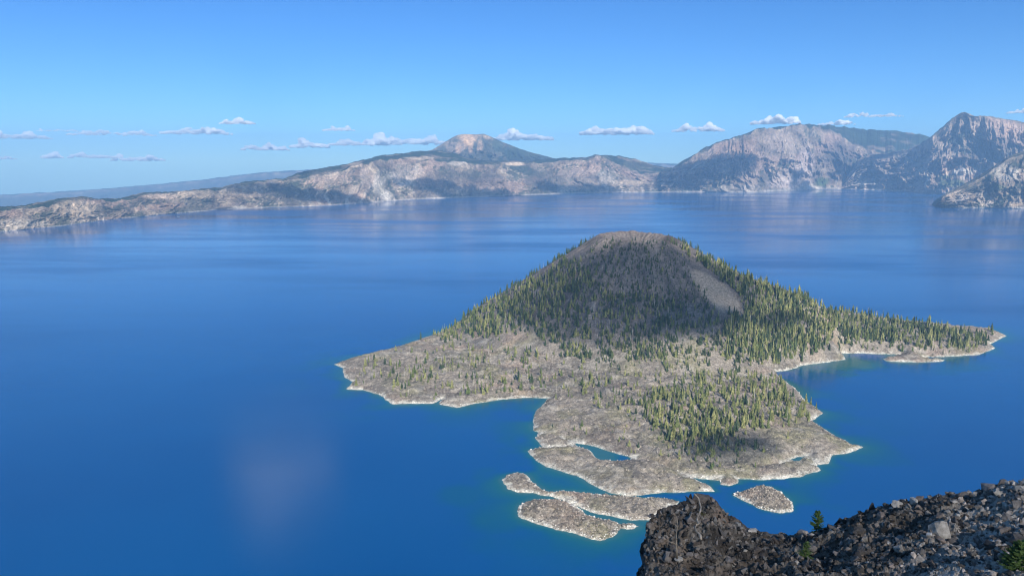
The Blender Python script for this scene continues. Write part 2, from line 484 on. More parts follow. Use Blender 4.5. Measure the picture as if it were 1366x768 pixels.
def wall(name, u0, u1, nu, shore, cliff, sky, w1, w2, label, cat, seed, relief=90, patches=(), nt_=90, nf=26, plat_forest=1.0, forest_amt=0.25, dshore=None, back=2500, jag=0.7, tone=1.0, strata=0.5, mtl=None, vert=1.0):
    U = np.linspace(u0, u1, nu)
    vs = curve(U, shore)
    vk = curve(U, sky) + (fbm(U / 5.5, 0 * U, seed + 3, 4) - 0.5) * 2.2 * jag
    vc = curve(U, cliff) + (fbm(U / 9, 0 * U, seed + 4, 4) - 0.5) * 6.0 * jag
    vc = np.maximum(vc, vk + 0.15)
    Ds = range_at(U, vs) if dshore is None else curve(U, dshore)
    t = np.linspace(0, 1, nt_)[:, None]
    z_s = np.maximum(0, 0)
    v1 = vs + (vc - vs) * t
    Uu = U[None, :] + 0 * t
    g = 1 - (1 - t) ** 1.45
    # spurs and gullies: noise that runs down the fall line, wandering a little
    wv = (fbm(Uu / 40, t * 2.2, seed + 5, 3) - 0.5) * 46
    sp = ridged((Uu + wv) / 62, t * 0.55 * vert + seed, seed + 6, 4, 0.55)
    fine = ridged((Uu + wv * 0.5) / 13, t * 1.6 * vert, seed + 7, 4, 0.6)
    cr = fbm(Uu / 6, t * 14, seed + 8, 4)
    led = np.abs(((t * 7 + fbm(Uu / 60, t * 2, seed + 9, 3) * 3) % 1.0) - 0.5)
    env = (np.sin(np.pi * np.clip(t, 0, 1) ** 0.8) ** 0.8)
    sc = (Ds / 8000)[None, :]
    disp = -((sp - 0.5) * 4.2 * relief + (fine - 0.5) * relief * 1.5 + (cr - 0.5) * relief * 0.9 + (led - 0.25) * relief * 0.35 * strata * sstep(0.3, 0.6, t)) * env * sc
    w1u = curve(U, w1) if hasattr(w1, '__len__') else w1
    D1 = Ds[None, :] + w1u * g + disp
    # forested plateau between the cliff edge and the skyline
    tf = np.linspace(0, 1, nf)[1:, None]
    v2 = vc + (vk - vc) * tf
    w2u = curve(U, w2) if hasattr(w2, '__len__') else w2
    D2 = D1[-1][None, :] + w2u * tf + (fbm(Uu[:nf - 1] / 4, tf * 9, seed + 12, 3) - 0.5) * 30 * sc
    x1, y1, z1 = at_dist(Uu, v1, D1)
    x2, y2, z2 = at_dist(U[None, :] + 0 * tf, v2, D2)
    rows = [(x1, y1, z1), (x2, y2, z2)]
    # the far side falls away
    bx, by, bz = [], [], []
    for kk in (0.12, 0.4, 1.0):
        xx, yy, _ = at_dist(U, vk, D2[-1] + back * kk)
        bx.append(xx); by.append(yy); bz.append(z2[-1] - back * kk * 0.22 - 40 * kk)
    # below the water
    xx, yy, _ = at_dist(U, vs, Ds - 6)
    X = np.concatenate([xx[None], x1, x2, np.array(bx)]); Y = np.concatenate([yy[None], y1, y2, np.array(by)])
    Z = np.concatenate([np.full((1, nu), -30.0) if dshore is None else z1[:1] - 60, z1, z2, np.array(bz)])
    nb = 3
    UU = np.repeat(U[None], X.shape[0], 0)
    VV = np.concatenate([vs[None], v1, v2, np.repeat(vk[None], nb, 0)])
    TT = np.concatenate([np.zeros((1, nu)), t + 0 * U, 1 + tf + 0 * U, np.full((nb, nu), 2.0)])
    # --- what the ground is made of
    wv = np.concatenate([wv[:1], wv, np.repeat(wv[-1:], nf - 1 + nb, 0)])
    streak = fbm((UU + wv) / 9, TT * 1.4 * vert, seed + 20, 5, 0.6)
    streak2 = fbm((UU + wv) / 3.0, TT * 2.6 * vert, seed + 21, 3, 0.6)
    bands = fbm(UU / 90, TT * 9 + fbm(UU / 50, TT * 2, seed + 23, 2) * 2.5, seed + 22, 4)
    c = mixc(ROCK_D, ROCK_M, sstep(0.25, 0.55, streak))
    c = mixc(c, ROCK_L, sstep(0.52, 0.74, 0.55 * streak + 0.45 * streak2) * 0.85)
    c = mixc(c, ROCK_M * 0.8, sstep(0.5, 0.7, bands) * strata)
    c = mixc(c, (0.36, 0.245, 0.19), sstep(0.52, 0.72, fbm(UU / 70, TT * 2.5, seed + 24, 3)) * 0.6)
    chute = sstep(0.66, 0.80, vn((UU + wv * .6) / 5.0, TT * .9, seed + 35)) * sstep(.75, .35, TT) * sstep(.42, .6, fbm(UU / 60, TT, seed + 36, 2))
    c = mixc(c, (0.52, 0.43, 0.345), chute * .8)
    fm = sstep(0.62 - forest_amt * 0.35, 0.75 - forest_amt * 0.3, 0.6 * fbm(UU / 30, TT * 3.2, seed + 25, 4) + 0.4 * fbm(UU / 2.4, TT * 22, seed + 26, 2))
    fm = fm * sstep(1.05, 0.85, TT) * 0.8
    pf = sstep(0.97, 1.06, TT + (fbm(UU / 8, TT * 8, seed + 27, 3) - 0.5) * 0.22) * plat_forest
    pf = pf * (1 - 0.85 * sstep(0.60, 0.70, fbm(UU / 26, TT * 5, seed + 28, 3)) * (plat_forest > 0.5))
    for (pu, pv, ru, rv, col, k) in patches:
        q = np.hypot((UU - pu) / ru, (VV - pv) / rv) + 0.9 * (fbm((UU + wv) / 7, TT * 5, seed + 30, 4) - 0.5)
        m = sstep(1.1, 0.5, q) * k
        c = mixc(c, col, m)
        pf = pf * (1 - m); fm = fm * (1 - m)
    c = c * tone
    fc = FOREST * (0.75 + 0.9 * fbm(UU / 2.2, TT * 30, seed + 29, 3))[..., None]
    c = mixc(c, fc, np.clip(fm, 0, 1)) if True else c
    f = np.clip(pf, 0, 1)[..., None]
    c = c * (1 - f) + fc * f
    c = c * (1 - 0.0) 
    base = sstep(0.05, 0.012, TT)[..., None] * (dshore is None) * 0.55
    c = c * (1 - base) + np.array((0.45, 0.42, 0.39)) * base
    V = np.stack([X.ravel(), Y.ravel(), Z.ravel()], 1)
    o = link(name, new_mesh(name, V, quads(X.shape[0], nu), mtl or M_WALL, c.reshape(-1, 3)))
    return tag(o, label, cat, kind='structure')


TAN, PALE, PINK, GRN = (0.50, 0.39, 0.285), (0.50, 0.445, 0.38), (0.36, 0.28, 0.225), (0.075, 0.10, 0.045)
A_SHORE = [(-420, 345), (-260, 330), (-60, 314), (0, 309), (34, 306), (84, 301), (145, 293), (219, 286), (303, 279), (357, 277), (418, 275), (479, 271.5), (532, 267.5), (578, 265), (646, 262.7), (711, 260), (760, 258), (900, 256), (960, 255.5)]
A_SKY = [(-260, 285), (-60, 277), (0, 275), (17, 275.5), (30, 274), (64, 267.5), (87, 264), (108, 262), (128, 264.7), (161, 264.7), (192, 256.6), (236, 255), (269, 252), (296, 249.5), (323, 243), (357, 239.5), (377, 238.5), (397, 231), (424, 225), (460, 219), (479, 214.7), (509, 207), (532, 205), (563, 201.4), (582, 200.6), (608, 205), (624, 211), (646, 214), (703, 214.7), (745, 211), (783, 210), (795, 206), (810, 207), (829, 208), (852, 213), (871, 220.5), (898, 224), (930, 229), (960, 236)]
A_CLIFF = [(-260, 290), (0, 281), (30, 279), (64, 275), (78, 270), (108, 265), (128, 267), (161, 268), (192, 261), (236, 257.5), (269, 254), (296, 251.5), (323, 246), (357, 242), (377, 241.5), (397, 239), (424, 234), (460, 226), (479, 219), (509, 213), (532, 213), (563, 213.5), (582, 215), (608, 216), (624, 217), (646, 219), (703, 218), (745, 216), (783, 213), (795, 208), (810, 211), (829, 222), (852, 229), (871, 232), (898, 231), (930, 236), (960, 240)]
wall('caldera_wall', -420, 940, 1500, A_SHORE, A_CLIFF, A_SKY, [(-260, 230), (0, 260), (300, 420), (500, 620), (940, 650)], [(0, 260), (300, 300), (500, 700), (900, 900)],
     'long pale caldera wall sweeping from the left edge to the centre', 'caldera wall', 100, relief=75, jag=1.0, forest_amt=0.42,
     patches=[(105, 278, 34, 14, TAN, 0.8), (75, 277, 6, 6, TAN, .9), (215, 262, 30, 5, (0.5, .37, .28), .7), (260, 259, 40, 6, TAN, .6), (325, 255, 30, 10, TAN, .5), (30, 298, 40, 7, PALE, .5), (365, 242, 14, 3, TAN, .7),
              (515, 262, 9, 9, PALE, .95), (505, 248, 10, 18, PALE, .7), (488, 238, 12, 14, PINK, .8), (560, 211, 26, 2.6, TAN, .95), (688, 218, 14, 4, TAN, .95), (475, 220, 11, 3.5, TAN, .8), (540, 232, 30, 16, PALE, .45),
              (440, 238, 30, 14, PINK, .5), (770, 230, 30, 8, PINK, .7), (810, 236, 16, 12, PALE, .5), (850, 243, 30, 5, TAN, .6), (878, 232, 10, 3, TAN, .5), (798, 209, 5, 3, PINK, .7), (610, 218, 14, 4, PALE, .5), (320, 277, 12, 3, PALE, .7),
              (250, 281, 40, 5, (0.06, .07, .05), .5), (850, 220, 22, 7, FOREST, .8), (620, 240, 60, 14, ROCK_D, .6), (730, 240, 40, 14, ROCK_D, .55), (390, 262, 50, 12, ROCK_D, .6), (255, 273, 18, 10, (0.07, .075, .06), .5)])

B_SHORE = [(880, 256.2), (900, 256), (1002, 257), (1030, 255.5), (1055, 254.4), (1109, 252.5), (1130, 252.2), (1260, 252.2)]
B_SKY = [(880, 228), (898, 223), (917, 211), (936, 200), (955, 190), (971, 186), (994, 178), (1009, 172), (1032, 169.7), (1067, 165.4), (1105, 167), (1132, 170), (1160, 173), (1190, 174), (1217, 178), (1240, 182), (1260, 186)]
B_CLIFF = [(880, 231), (898, 226), (917, 213), (936, 203), (955, 193), (971, 187.5), (994, 179.5), (1009, 174), (1032, 171.3), (1067, 167), (1095, 169.5), (1115, 178), (1132, 188), (1160, 202), (1190, 206), (1217, 208), (1260, 212)]
wall('caldera_mountain', 882, 1258, 900, B_SHORE, B_CLIFF, B_SKY, [(882, 350), (960, 800), (1260, 1000)], [(882, 300), (1090, 500), (1140, 1500), (1260, 1500)],
     'broad steep rock mountain with a forested right shoulder above the far shore', 'mountain', 300, relief=160, jag=1.7, vert=1.7, forest_amt=0.25, nt_=130, strata=.8,
     patches=[(1062, 236, 32, 18, (0.47, .385, .335), .85), (1052, 247, 40, 8, (0.47, .385, .335), .85), (1076, 215, 12, 22, (0.42, .345, .31), .7), (1000, 240, 14, 16, PINK, .8), (985, 250, 40, 5, PALE, .5), (1020, 244, 10, 14, ROCK_D, .5),
              (1095, 243, 11, 8, (0.09, .13, .05), .9), (1080, 250, 20, 3, PALE, .8), (910, 235, 30, 8, PINK, .6), (1040, 190, 26, 14, PINK, .6), (1120, 205, 25, 25, ROCK_D, .6), (975, 215, 26, 18, ROCK_M, .5), (945, 205, 12, 8, PINK, .5)])

C1_SHORE = [(1122, 252), (1202, 255), (1244, 259), (1300, 262), (1480, 266)]
C1_SKY = [(1122, 250), (1128, 238), (1136, 226), (1144, 213), (1163, 205), (1186, 204), (1217, 198), (1240, 184), (1260, 166.6), (1267, 161), (1275, 154), (1283, 150), (1292, 151), (1302, 155), (1321, 155), (1344, 159), (1366, 163), (1420, 172), (1480, 190)]
C1_CLIFF = [(u, v + 1.5) for u, v in C1_SKY]
wall('caldera_peak', 1123, 1470, 900, C1_SHORE, C1_CLIFF, C1_SKY, [(1122, 60), (1160, 500), (1240, 800), (1300, 1000), (1480, 1000)], 200,
     'jagged rocky peak with a pale scree slope near the right edge', 'mountain', 500, relief=170, vert=3.0, tone=1.25, forest_amt=0.12, nt_=150, plat_forest=0.2, strata=.7, jag=1.2,
     patches=[(1285, 229, 24, 5, PALE, .95), (1262, 236, 10, 3, GRN, .8), (1290, 216, 34, 9, ROCK_D, .7), (1320, 195, 40, 20, ROCK_D, .5), (1270, 245, 26, 6, (0.07, .1, .04), .8), (1145, 240, 20, 14, PALE, .75), (1180, 225, 30, 14, ROCK_M, .5),
              (1255, 205, 22, 12, PINK, .6), (1300, 170, 26, 10, PINK, .6), (1232, 222, 16, 10, PINK, .5)])

C2_SHORE = [(1242, 274), (1250, 276), (1256, 277), (1300, 277.5), (1366, 278.5), (1480, 281)]
C2_SKY = [(1242, 273), (1250, 266), (1263, 257), (1280, 248), (1294, 241), (1310, 232), (1325, 222), (1348, 207), (1366, 202), (1420, 190), (1480, 178)]
C2_CLIFF = [(u, v + 4) for u, v in C2_SKY]
wall('caldera_spur', 1243, 1470, 600, C2_SHORE, C2_CLIFF, C2_SKY, [(1242, 40), (1300, 300), (1480, 600)], 160,
     'pale sunlit rock spur coming down to the water at the right edge', 'cliff', 700, relief=120, vert=2.2, forest_amt=0.5, nt_=130, plat_forest=0.75, strata=.5, back=900,
     patches=[(1275, 264, 18, 11, (0.55, .45, .36), .85), (1315, 266, 14, 12, (0.5, .42, .34), .7), (1345, 232, 20, 14, PALE, .7), (1300, 252, 18, 5, FOREST, .6), (1355, 270, 14, 8, TAN, .7), (1330, 250, 16, 6, GRN, .7)])

S_SKY = [(540, 214), (560, 206), (578, 199), (593, 190), (603, 184), (611, 180.3), (620, 178.8), (634, 179.3), (646, 178.6), (654, 182), (668, 188.5), (681, 194), (707, 203), (738, 211), (790, 222)]
wall('distant_peak', 540, 790, 420, [(540, 228), (790, 232)], [(u, v + 0.8) for u, v in S_SKY], S_SKY, 1400, 120, 'distant dome shaped peak with a bare tan left face', 'mountain', 900, relief=190, forest_amt=1.2,
     dshore=[(540, 12200), (790, 12200)], nt_=90, plat_forest=0.2, strata=.1, jag=.5,
     patches=[(624, 187, 17, 12, (0.58, .385, .235), 1), (612, 196, 5, 9, (.55, .37, .23), .9), (628, 199, 4, 8, (.55, .37, .23), .9), (640, 193, 5, 9, (.5, .34, .22), .8), (662, 192, 10, 12, FOREST * 1.6, .9), (606, 195, 14, 10, (0.45, .33, .24), .7), (650, 183, 6, 4, (0.46, .34, .24), .6), (700, 212, 50, 18, FOREST, .95), (680, 202, 22, 12, FOREST * 1.2, .9), (640, 208, 30, 6, FOREST, .8)])

H_SKY = [(-400, 266), (0, 260), (80, 255.5), (160, 250), (215, 245), (270, 239.5), (337, 231), (387, 227.5), (430, 225.5), (470, 224), (560, 221), (700, 217), (840, 216), (900, 218.5), (960, 221), (1400, 224)]
wall('distant_hills', -400, 1400, 500, [(-400, 300), (1400, 262)], [(u, v + 1.5) for u, v in H_SKY], H_SKY, 4000, 800, 'faint blue hills on the horizon beyond the left rim', 'hills', 1100, relief=160, forest_amt=1.3,
     dshore=[(-400, 20500), (1400, 20500)], nt_=40, plat_forest=1.0, strata=0, jag=.8, mtl=M_HILL)

# ------------------------------------------------------------------ trees on the island
def cone_rows(rng, tiers, seg, droop=0.25, lean=0.0):
    """a ragged conifer crown of unit height: overlapping skirts of drooping boughs"""
    V, Fc = [], []
    for k in range(tiers):
        f = k / tiers
        z1 = 0.10 + 0.86 * f
        rad = 0.148 * (1 - f) ** 0.8 * (0.75 + 0.5 * rng.random()) + 0.012
        ht = min(1.0, z1 + 1.75 / tiers * (1.1 - 0.35 * f))
        n0 = len(V); ph = rng.random() * 6.28
        for s in range(seg):
            a = ph + s * 2 * math.pi / seg
            rr = rad * (1.15 if s % 2 else 0.55) * (0.7 + 0.6 * rng.random())
            V.append((rr * math.cos(a), rr * math.sin(a), z1 - droop / tiers * rng.random()))
        V.append((0.01 * rng.normal(), 0.01 * rng.normal(), ht if k < tiers - 1 else 1.0))
        for s in range(seg): Fc.append((n0 + s, n0 + (s + 1) % seg, n0 + seg))
    return np.array(V), np.array(Fc)


def trunk_mesh(rng, h, r, seg=5, rows=4):
    V, Fc = [], []
    for k in range(rows):
        f = k / (rows - 1)
        for s in range(seg):
            a = s * 2 * math.pi / seg
            V.append((r * (1 - 0.75 * f) * math.cos(a) + 0.006 * rng.normal() * f, r * (1 - 0.75 * f) * math.sin(a), -0.04 + f * (h + 0.04)))
    for k in range(rows - 1):
        for s in range(seg):
            a, b = k * seg + s, k * seg + (s + 1) % seg
            Fc += [(a, b, b + seg), (a, b + seg, a + seg)]
    return np.array(V), np.array(Fc)


def snag_mesh(rng):
    V, Fc = trunk_mesh(rng, 1.0, 0.017)
    V = [tuple(v) for v in V]; Fc = [tuple(f) for f in Fc]
    for k in range(7):
        z = 0.35 + 0.6 * rng.random(); a = rng.random() * 6.28; L = 0.10 * (1.15 - z) * (0.5 + rng.random())
        c, s = math.cos(a), math.sin(a); n = len(V)
        V += [(0, 0, z), (0, 0, z + 0.025), (c * L, s * L, z + 0.01 + 0.03 * rng.random()), (-s * .012, c * .012, z + .012)]
        Fc += [(n, n + 1, n + 2), (n + 1, n + 3, n + 2), (n + 3, n, n + 2)]
    return np.array(V), np.array(Fc)


rt = np.random.default_rng(5)
CROWNS = [cone_rows(rt, t, s) for t, s in ((6, 8), (7, 8), (5, 8), (6, 6), (7, 10), (5, 10))]
TRUNKS = [trunk_mesh(rt, 0.6, 0.018) for _ in range(2)]
SNAGS = [snag_mesh(rt) for _ in range(4)]

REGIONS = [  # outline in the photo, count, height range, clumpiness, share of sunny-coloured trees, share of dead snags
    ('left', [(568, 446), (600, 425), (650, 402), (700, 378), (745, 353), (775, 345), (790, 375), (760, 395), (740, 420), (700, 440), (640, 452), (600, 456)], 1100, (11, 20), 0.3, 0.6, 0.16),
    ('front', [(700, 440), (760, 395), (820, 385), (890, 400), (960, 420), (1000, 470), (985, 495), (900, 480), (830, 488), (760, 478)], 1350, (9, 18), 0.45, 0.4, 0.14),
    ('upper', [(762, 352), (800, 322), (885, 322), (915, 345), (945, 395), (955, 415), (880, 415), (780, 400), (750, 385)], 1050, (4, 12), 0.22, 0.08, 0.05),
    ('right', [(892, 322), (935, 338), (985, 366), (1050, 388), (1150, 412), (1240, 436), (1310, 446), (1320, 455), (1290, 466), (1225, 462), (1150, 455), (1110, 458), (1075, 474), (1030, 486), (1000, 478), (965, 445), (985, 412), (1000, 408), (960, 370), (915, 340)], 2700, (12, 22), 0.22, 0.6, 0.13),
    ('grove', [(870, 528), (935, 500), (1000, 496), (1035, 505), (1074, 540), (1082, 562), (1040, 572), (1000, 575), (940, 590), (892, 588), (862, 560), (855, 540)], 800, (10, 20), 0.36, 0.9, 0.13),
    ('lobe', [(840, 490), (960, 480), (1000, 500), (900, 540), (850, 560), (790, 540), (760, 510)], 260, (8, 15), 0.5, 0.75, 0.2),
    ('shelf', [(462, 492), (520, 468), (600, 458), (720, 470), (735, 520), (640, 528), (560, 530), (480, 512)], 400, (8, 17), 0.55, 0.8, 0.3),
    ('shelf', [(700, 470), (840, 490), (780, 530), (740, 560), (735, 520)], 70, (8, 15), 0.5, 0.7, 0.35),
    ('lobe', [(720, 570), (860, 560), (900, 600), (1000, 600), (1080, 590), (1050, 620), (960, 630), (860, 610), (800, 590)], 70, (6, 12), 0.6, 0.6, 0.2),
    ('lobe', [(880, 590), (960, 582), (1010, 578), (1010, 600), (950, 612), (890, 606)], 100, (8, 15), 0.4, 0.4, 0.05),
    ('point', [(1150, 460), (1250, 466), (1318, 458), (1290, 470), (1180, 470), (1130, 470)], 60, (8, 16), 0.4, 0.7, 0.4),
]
GRID_D = None


def ground_from_px(u, v):
    """march the sight line to the island surface (coarse; good to a couple of metres)"""
    D = np.linspace(880, 2250, 460)[:, None]
    dx, dy, dz = ray(u, v)
    X, Y, Z = dx[None] * D, dy[None] * D, H + dz[None] * D
    hgt = GRID(X, Y)
    hit = Z < hgt
    i = hit.argmax(0)
    ok = hit.any(0)
    k = np.arange(len(u))
    return X[i, k], Y[i, k], hgt[i, k], ok


_gx = np.arange(mn[0], mx_[0], 5.0); _gy = np.arange(mn[1], mx_[1], 5.0)
_GX, _GY = np.meshgrid(_gx, _gy); _GZ, _GSD = land_height(_GX, _GY)


def GRID(x, y):
    i = np.clip(np.round((x - mn[0]) / 5).astype(int), 0, len(_gx) - 1); j = np.clip(np.round((y - mn[1]) / 5).astype(int), 0, len(_gy) - 1)
    return _GZ[j, i]


TREES = []
for (reg, poly, n, (h0, h1), clump, sunny, dead) in REGIONS:
    p = np.array(poly, float)
    lo, hi = p.min(0), p.max(0)
    need = n; tries = 0
    while need > 0 and tries < 40:
        tries += 1
        m = need * 4 + 50
        u = RNG.uniform(lo[0], hi[0], m); v = RNG.uniform(lo[1], hi[1], m)
        ok = inside(u, v, p)
        far_ = RNG.random(m) < .3   # some stand outside the thick of it
        u = u + far_ * RNG.normal(size=m) * 12; v = v + far_ * RNG.normal(size=m) * 5
        cl = fbm(u / 18, v / 9, 200, 3)
        ok &= RNG.random(m) < sstep(0.5 * clump + 0.15, 0.5 * clump + 0.35, cl + 0.12)
        u, v = u[ok], v[ok]
        x, y, z, hit = ground_from_px(u, v)
        # the bare scree strip on the right face stays bare
        bare = (np.hypot((u - 958 - (v - 392) * 0.85) / 20, (v - 392) / 34) < 1) & (RNG.random(len(u)) > 0.12)
        good = hit & (z > 3.0) & ~bare
        for a, b, c, uu in list(zip(x[good], y[good], z[good], u[good]))[:need]:
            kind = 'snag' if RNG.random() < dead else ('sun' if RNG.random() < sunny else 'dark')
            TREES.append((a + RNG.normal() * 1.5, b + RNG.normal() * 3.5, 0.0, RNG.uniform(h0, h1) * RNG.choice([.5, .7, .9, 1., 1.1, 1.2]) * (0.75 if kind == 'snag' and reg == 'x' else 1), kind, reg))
            need -= 1
# the forest on the far slope, out of sight from here but there for a viewer who steps aside; and a few on the summit rim
for i in range(420):
    a = RNG.uniform(0.1, 3.0); r = RNG.uniform(130, 420)
    TREES.append((CONE[0] + r * math.cos(a), CONE[1] + r * math.sin(a), 0, RNG.uniform(12, 20), 'dark', 'far'))
for (u, hh) in ((806, 8), (790, 7), (783, 7), (863, 10), (873, 9), (876, 7), (891, 11), (897, 12), (903, 12), (909, 11)):
    dx, dy, _ = ray(u, 312.)
    r = RNG.uniform(1855, 1890); TREES.append((dx * r, dy * r, 0, hh, 'dark', 'summit'))
tx = np.array([t[0] for t in TREES]); ty = np.array([t[1] for t in TREES])
tz, tsd = land_height(tx, ty)
pxh = np.array([t[3] for t in TREES]) / np.hypot(tx, ty)
order = np.argsort(-pxh)

TREE_TEXT = {
    'left': ('slender conifer in the dense wood on the left slope of the cone', 'conifers on the left slope of the cone'),
    'front': ('dark conifer in the wood along the foot of the cone', 'conifers along the foot of the cone'),
    'upper': ('small dark conifer alone on bare cinders high on the cone', 'conifers high on the cone'),
    'right': ('tall conifer in the thick forest on the right slope of the cone', 'conifers on the right slope of the cone'),
    'grove': ('yellow green conifer in the grove on the near right lava lobe', 'conifers in the near lava grove'),
    'lobe': ('scattered small conifer on the open near lava lobe', 'conifers scattered on the near lava lobe'),
    'shelf': ('short conifer scattered on the flat left lava shelf', 'conifers on the left lava shelf'),
    'point': ('conifer near the tip of the long right hand point', 'conifers on the right point'),
    'summit': ('small dark conifer standing on the summit rim of the cone', 'conifers on the summit rim'),
    'far': ('conifer on the far slope of the cone', 'conifers on the far slope'),
}
SNAG_TEXT = {
    'upper': ('bleached dead tree trunk on bare cinders high on the cone', 'dead trees high on the cone'),
    'shelf': ('bleached dead tree trunk standing on the flat left lava shelf', 'dead trees on the left lava shelf'),
    'left': ('bleached dead tree trunk among conifers on the left slope', 'dead trees on the left slope'),
    'front': ('bleached dead tree trunk at the foot of the cone', 'dead trees at the foot of the cone'),
    'right': ('bleached dead tree trunk in the forest on the right slope', 'dead trees on the right slope'),
    'grove': ('bleached dead tree trunk in the near right lava grove', 'dead trees in the near lava grove'),
    'lobe': ('bleached dead tree trunk on the open near lava lobe', 'dead trees on the near lava lobe'),
    'point': ('bleached dead tree trunk near the tip of the right point', 'dead trees on the right point'),
}
cr_me = {}
for k, (V, Fc) in enumerate(CROWNS):
    for mk, mm in (('sun', M_FOL), ('dark', M_FOLD)): cr_me[(k, mk)] = new_mesh('crown', V, Fc, mm, smooth=False)
tr_me = [new_mesh('trunk', V, Fc, M_BARK) for V, Fc in TRUNKS]
sn_me = [new_mesh('dead_tree', V, Fc, M_SNAG, smooth=False) for V, Fc in SNAGS]
bulk = {'sun': [[], [], [], 0], 'dark': [[], [], [], 0]}
bark = [[], [], [], 0]; deadw = [[], [], [], 0]
nc = ns = 0


def add_bulk(store, V, Fc, tone):
    store[0].append(V); store[1].append(Fc + store[3]); store[2].append(np.full(len(V), tone)); store[3] += len(V)


for i in order:
    x, y, _, h, kind, reg = TREES[i]; z = tz[i]
    if tsd[i] < 5 or z < 1.5: continue
    rz = RNG.random() * 6.28; wd = RNG.uniform(0.65, 1.4)
    if kind == 'snag':
        if ns >= 240:
            V, Fc = SNAGS[int(RNG.integers(4))]; add_bulk(deadw, V * (h, h, h) + (x, y, z - .2), Fc, RNG.random()); continue
        ns += 1
        o = link('dead_tree', sn_me[ns % 4]); o.location = (x, y, z - 0.2); o.rotation_euler = (RNG.normal() * .04, RNG.normal() * .04, rz); o.scale = (h, h, h)
        lab, grp = SNAG_TEXT[reg]; tag(o, lab, 'dead tree', grp); continue
    k = int(RNG.integers(len(CROWNS)))
    if nc < 290 and reg != 'far':
        nc += 1
        r = empty('conifer_tree', (x, y, z - 0.2)); r.rotation_euler = (0, 0, rz); r.scale = (h * wd, h * wd, h)
        lab, grp = TREE_TEXT[reg]; tag(r, lab, 'tree', grp)
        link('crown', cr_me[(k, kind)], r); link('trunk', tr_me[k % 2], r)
    else:
        c, s = math.cos(rz), math.sin(rz)
        V, Fc = CROWNS[k]
        R = np.array([[c, -s, 0], [s, c, 0], [0, 0, 1]])
        W = (V @ R.T) * (h * wd, h * wd, h) + (x, y, z - 0.2)
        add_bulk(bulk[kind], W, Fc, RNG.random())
        V, Fc = TRUNKS[k % 2]
        add_bulk(bark, V * (h, h, h) + (x, y, z - 0.2), Fc, RNG.random())
Vs, Fs, Ts, Ms = [], [], [], []
n = 0
for idx, st in enumerate((bulk['sun'], bulk['dark'], bark, deadw)):
    V = np.concatenate(st[0]); Fc = np.concatenate(st[1]); Vs.append(V); Fs.append(Fc + n); Ts.append(np.concatenate(st[2])); Ms.append(np.full(len(Fc), idx)); n += len(V)
o = link('forest', new_mesh('forest', np.concatenate(Vs), np.concatenate(Fs), [M_FOL, M_FOLD, M_BARK, M_SNAG], smooth=False, mat_index=np.concatenate(Ms), attr={'tone': np.concatenate(Ts)}))
tag(o, 'mass of conifers covering the slopes of the island cone', 'forest', kind='stuff')

# low scrub and broken blocks strewn over the lava
def hull_rock(rng, n=14, flat=0.75):
    bm = bmesh.new()
    for _ in range(n):
        v = rng.normal(size=3); v = v / np.linalg.norm(v) * (0.75 + 0.25 * rng.random()) * (1, rng.uniform(.7, 1), flat)
        bm.verts.new(v * 0.5)
    r = bmesh.ops.convex_hull(bm, input=bm.verts)
    bmesh.ops.delete(bm, geom=[g for g in r['geom_interior'] if isinstance(g, bmesh.types.BMVert)], context='VERTS')
    bmesh.ops.triangulate(bm, faces=bm.faces)
    bm.verts.ensure_lookup_table(); bm.verts.index_update()
    V = np.array([v.co[:] for v in bm.verts]); Fc = np.array([[v.index for v in f.verts] for f in bm.faces]); bm.free()
    return V, Fc


rr = np.random.default_rng(3)
ROCKS = [hull_rock(rr, int(rr.integers(10, 18)), rr.uniform(.55, .95)) for _ in range(14)]


def scatter_blocks():
    n = 9000
    st = [[], [], [], 0]; cols = []
    polys = [(W_COAST, land_height, 11000)] + [(wp, islet_fn(wp, hm), 1300) for wp, hm, _ in ISLETS]
    for wp, fn, cnt in polys:
        lo, hi = wp.min(0), wp.max(0)
        if wp is W_COAST: hi = np.array([hi[0], CONE[1] - 330])
        x = RNG.uniform(lo[0], hi[0], cnt * 3); y = RNG.uniform(lo[1], hi[1], cnt * 3)
        z, sd = fn(x, y)
        ok = np.where((sd > 0.5))[0][:cnt]
        for i in ok:
            s = RNG.uniform(1.0, 2.6) * (1.7 if RNG.random() < .12 else 1)
            V, Fc = ROCKS[int(RNG.integers(len(ROCKS)))]
            a = RNG.random() * 6.28; R = np.array([[math.cos(a), -math.sin(a), 0], [math.sin(a), math.cos(a), 0], [0, 0, 1]])
            add_bulk(st, (V @ R.T) * s + (x[i], y[i], z[i] + 0.1 * s), Fc, 0)
            white = z[i] < 2.2 and RNG.random() < .8
            cols.append(np.repeat([[.66, .64, .6]] if white else [np.array((0.27, .235, .20)) * RNG.uniform(.35, 1.6)], len(V), 0))
    o = link('lava_rubble', new_mesh('lava_rubble', np.concatenate(st[0]), np.concatenate(st[1]), M_ISLE, np.concatenate(cols), smooth=False))
    tag(o, 'loose blocks of lava strewn over the island', 'rubble', kind='stuff')


scatter_blocks()

# ------------------------------------------------------------------ rocky foreground slope
CREST = [(852, 780), (858, 735), (862, 706), (867, 690), (880, 680), (895, 672), (908, 668), (914, 668), (918, 667), (935, 668), (955, 669), (962, 676), (968, 686), (985, 696), (1000, 705), (1012, 711), (1040, 712), (1075, 711), (1100, 708), (1118, 698), (1135, 690), (1155, 681), (1180, 673), (1225, 666), (1250, 661), (1280, 659), (1305, 655), (1335, 645), (1366, 639), (1395, 648), (1440, 690), (1520, 760)]
CREST_D = [(852, 54), (900, 55), (960, 56), (1000, 55), (1090, 54), (1160, 54), (1250, 54), (1366, 54), (1520, 54)]
FRONT_D = [(852, 46), (960, 43), (1090, 40), (1250, 38), (1366, 37), (1520, 37)]
M_FG = None


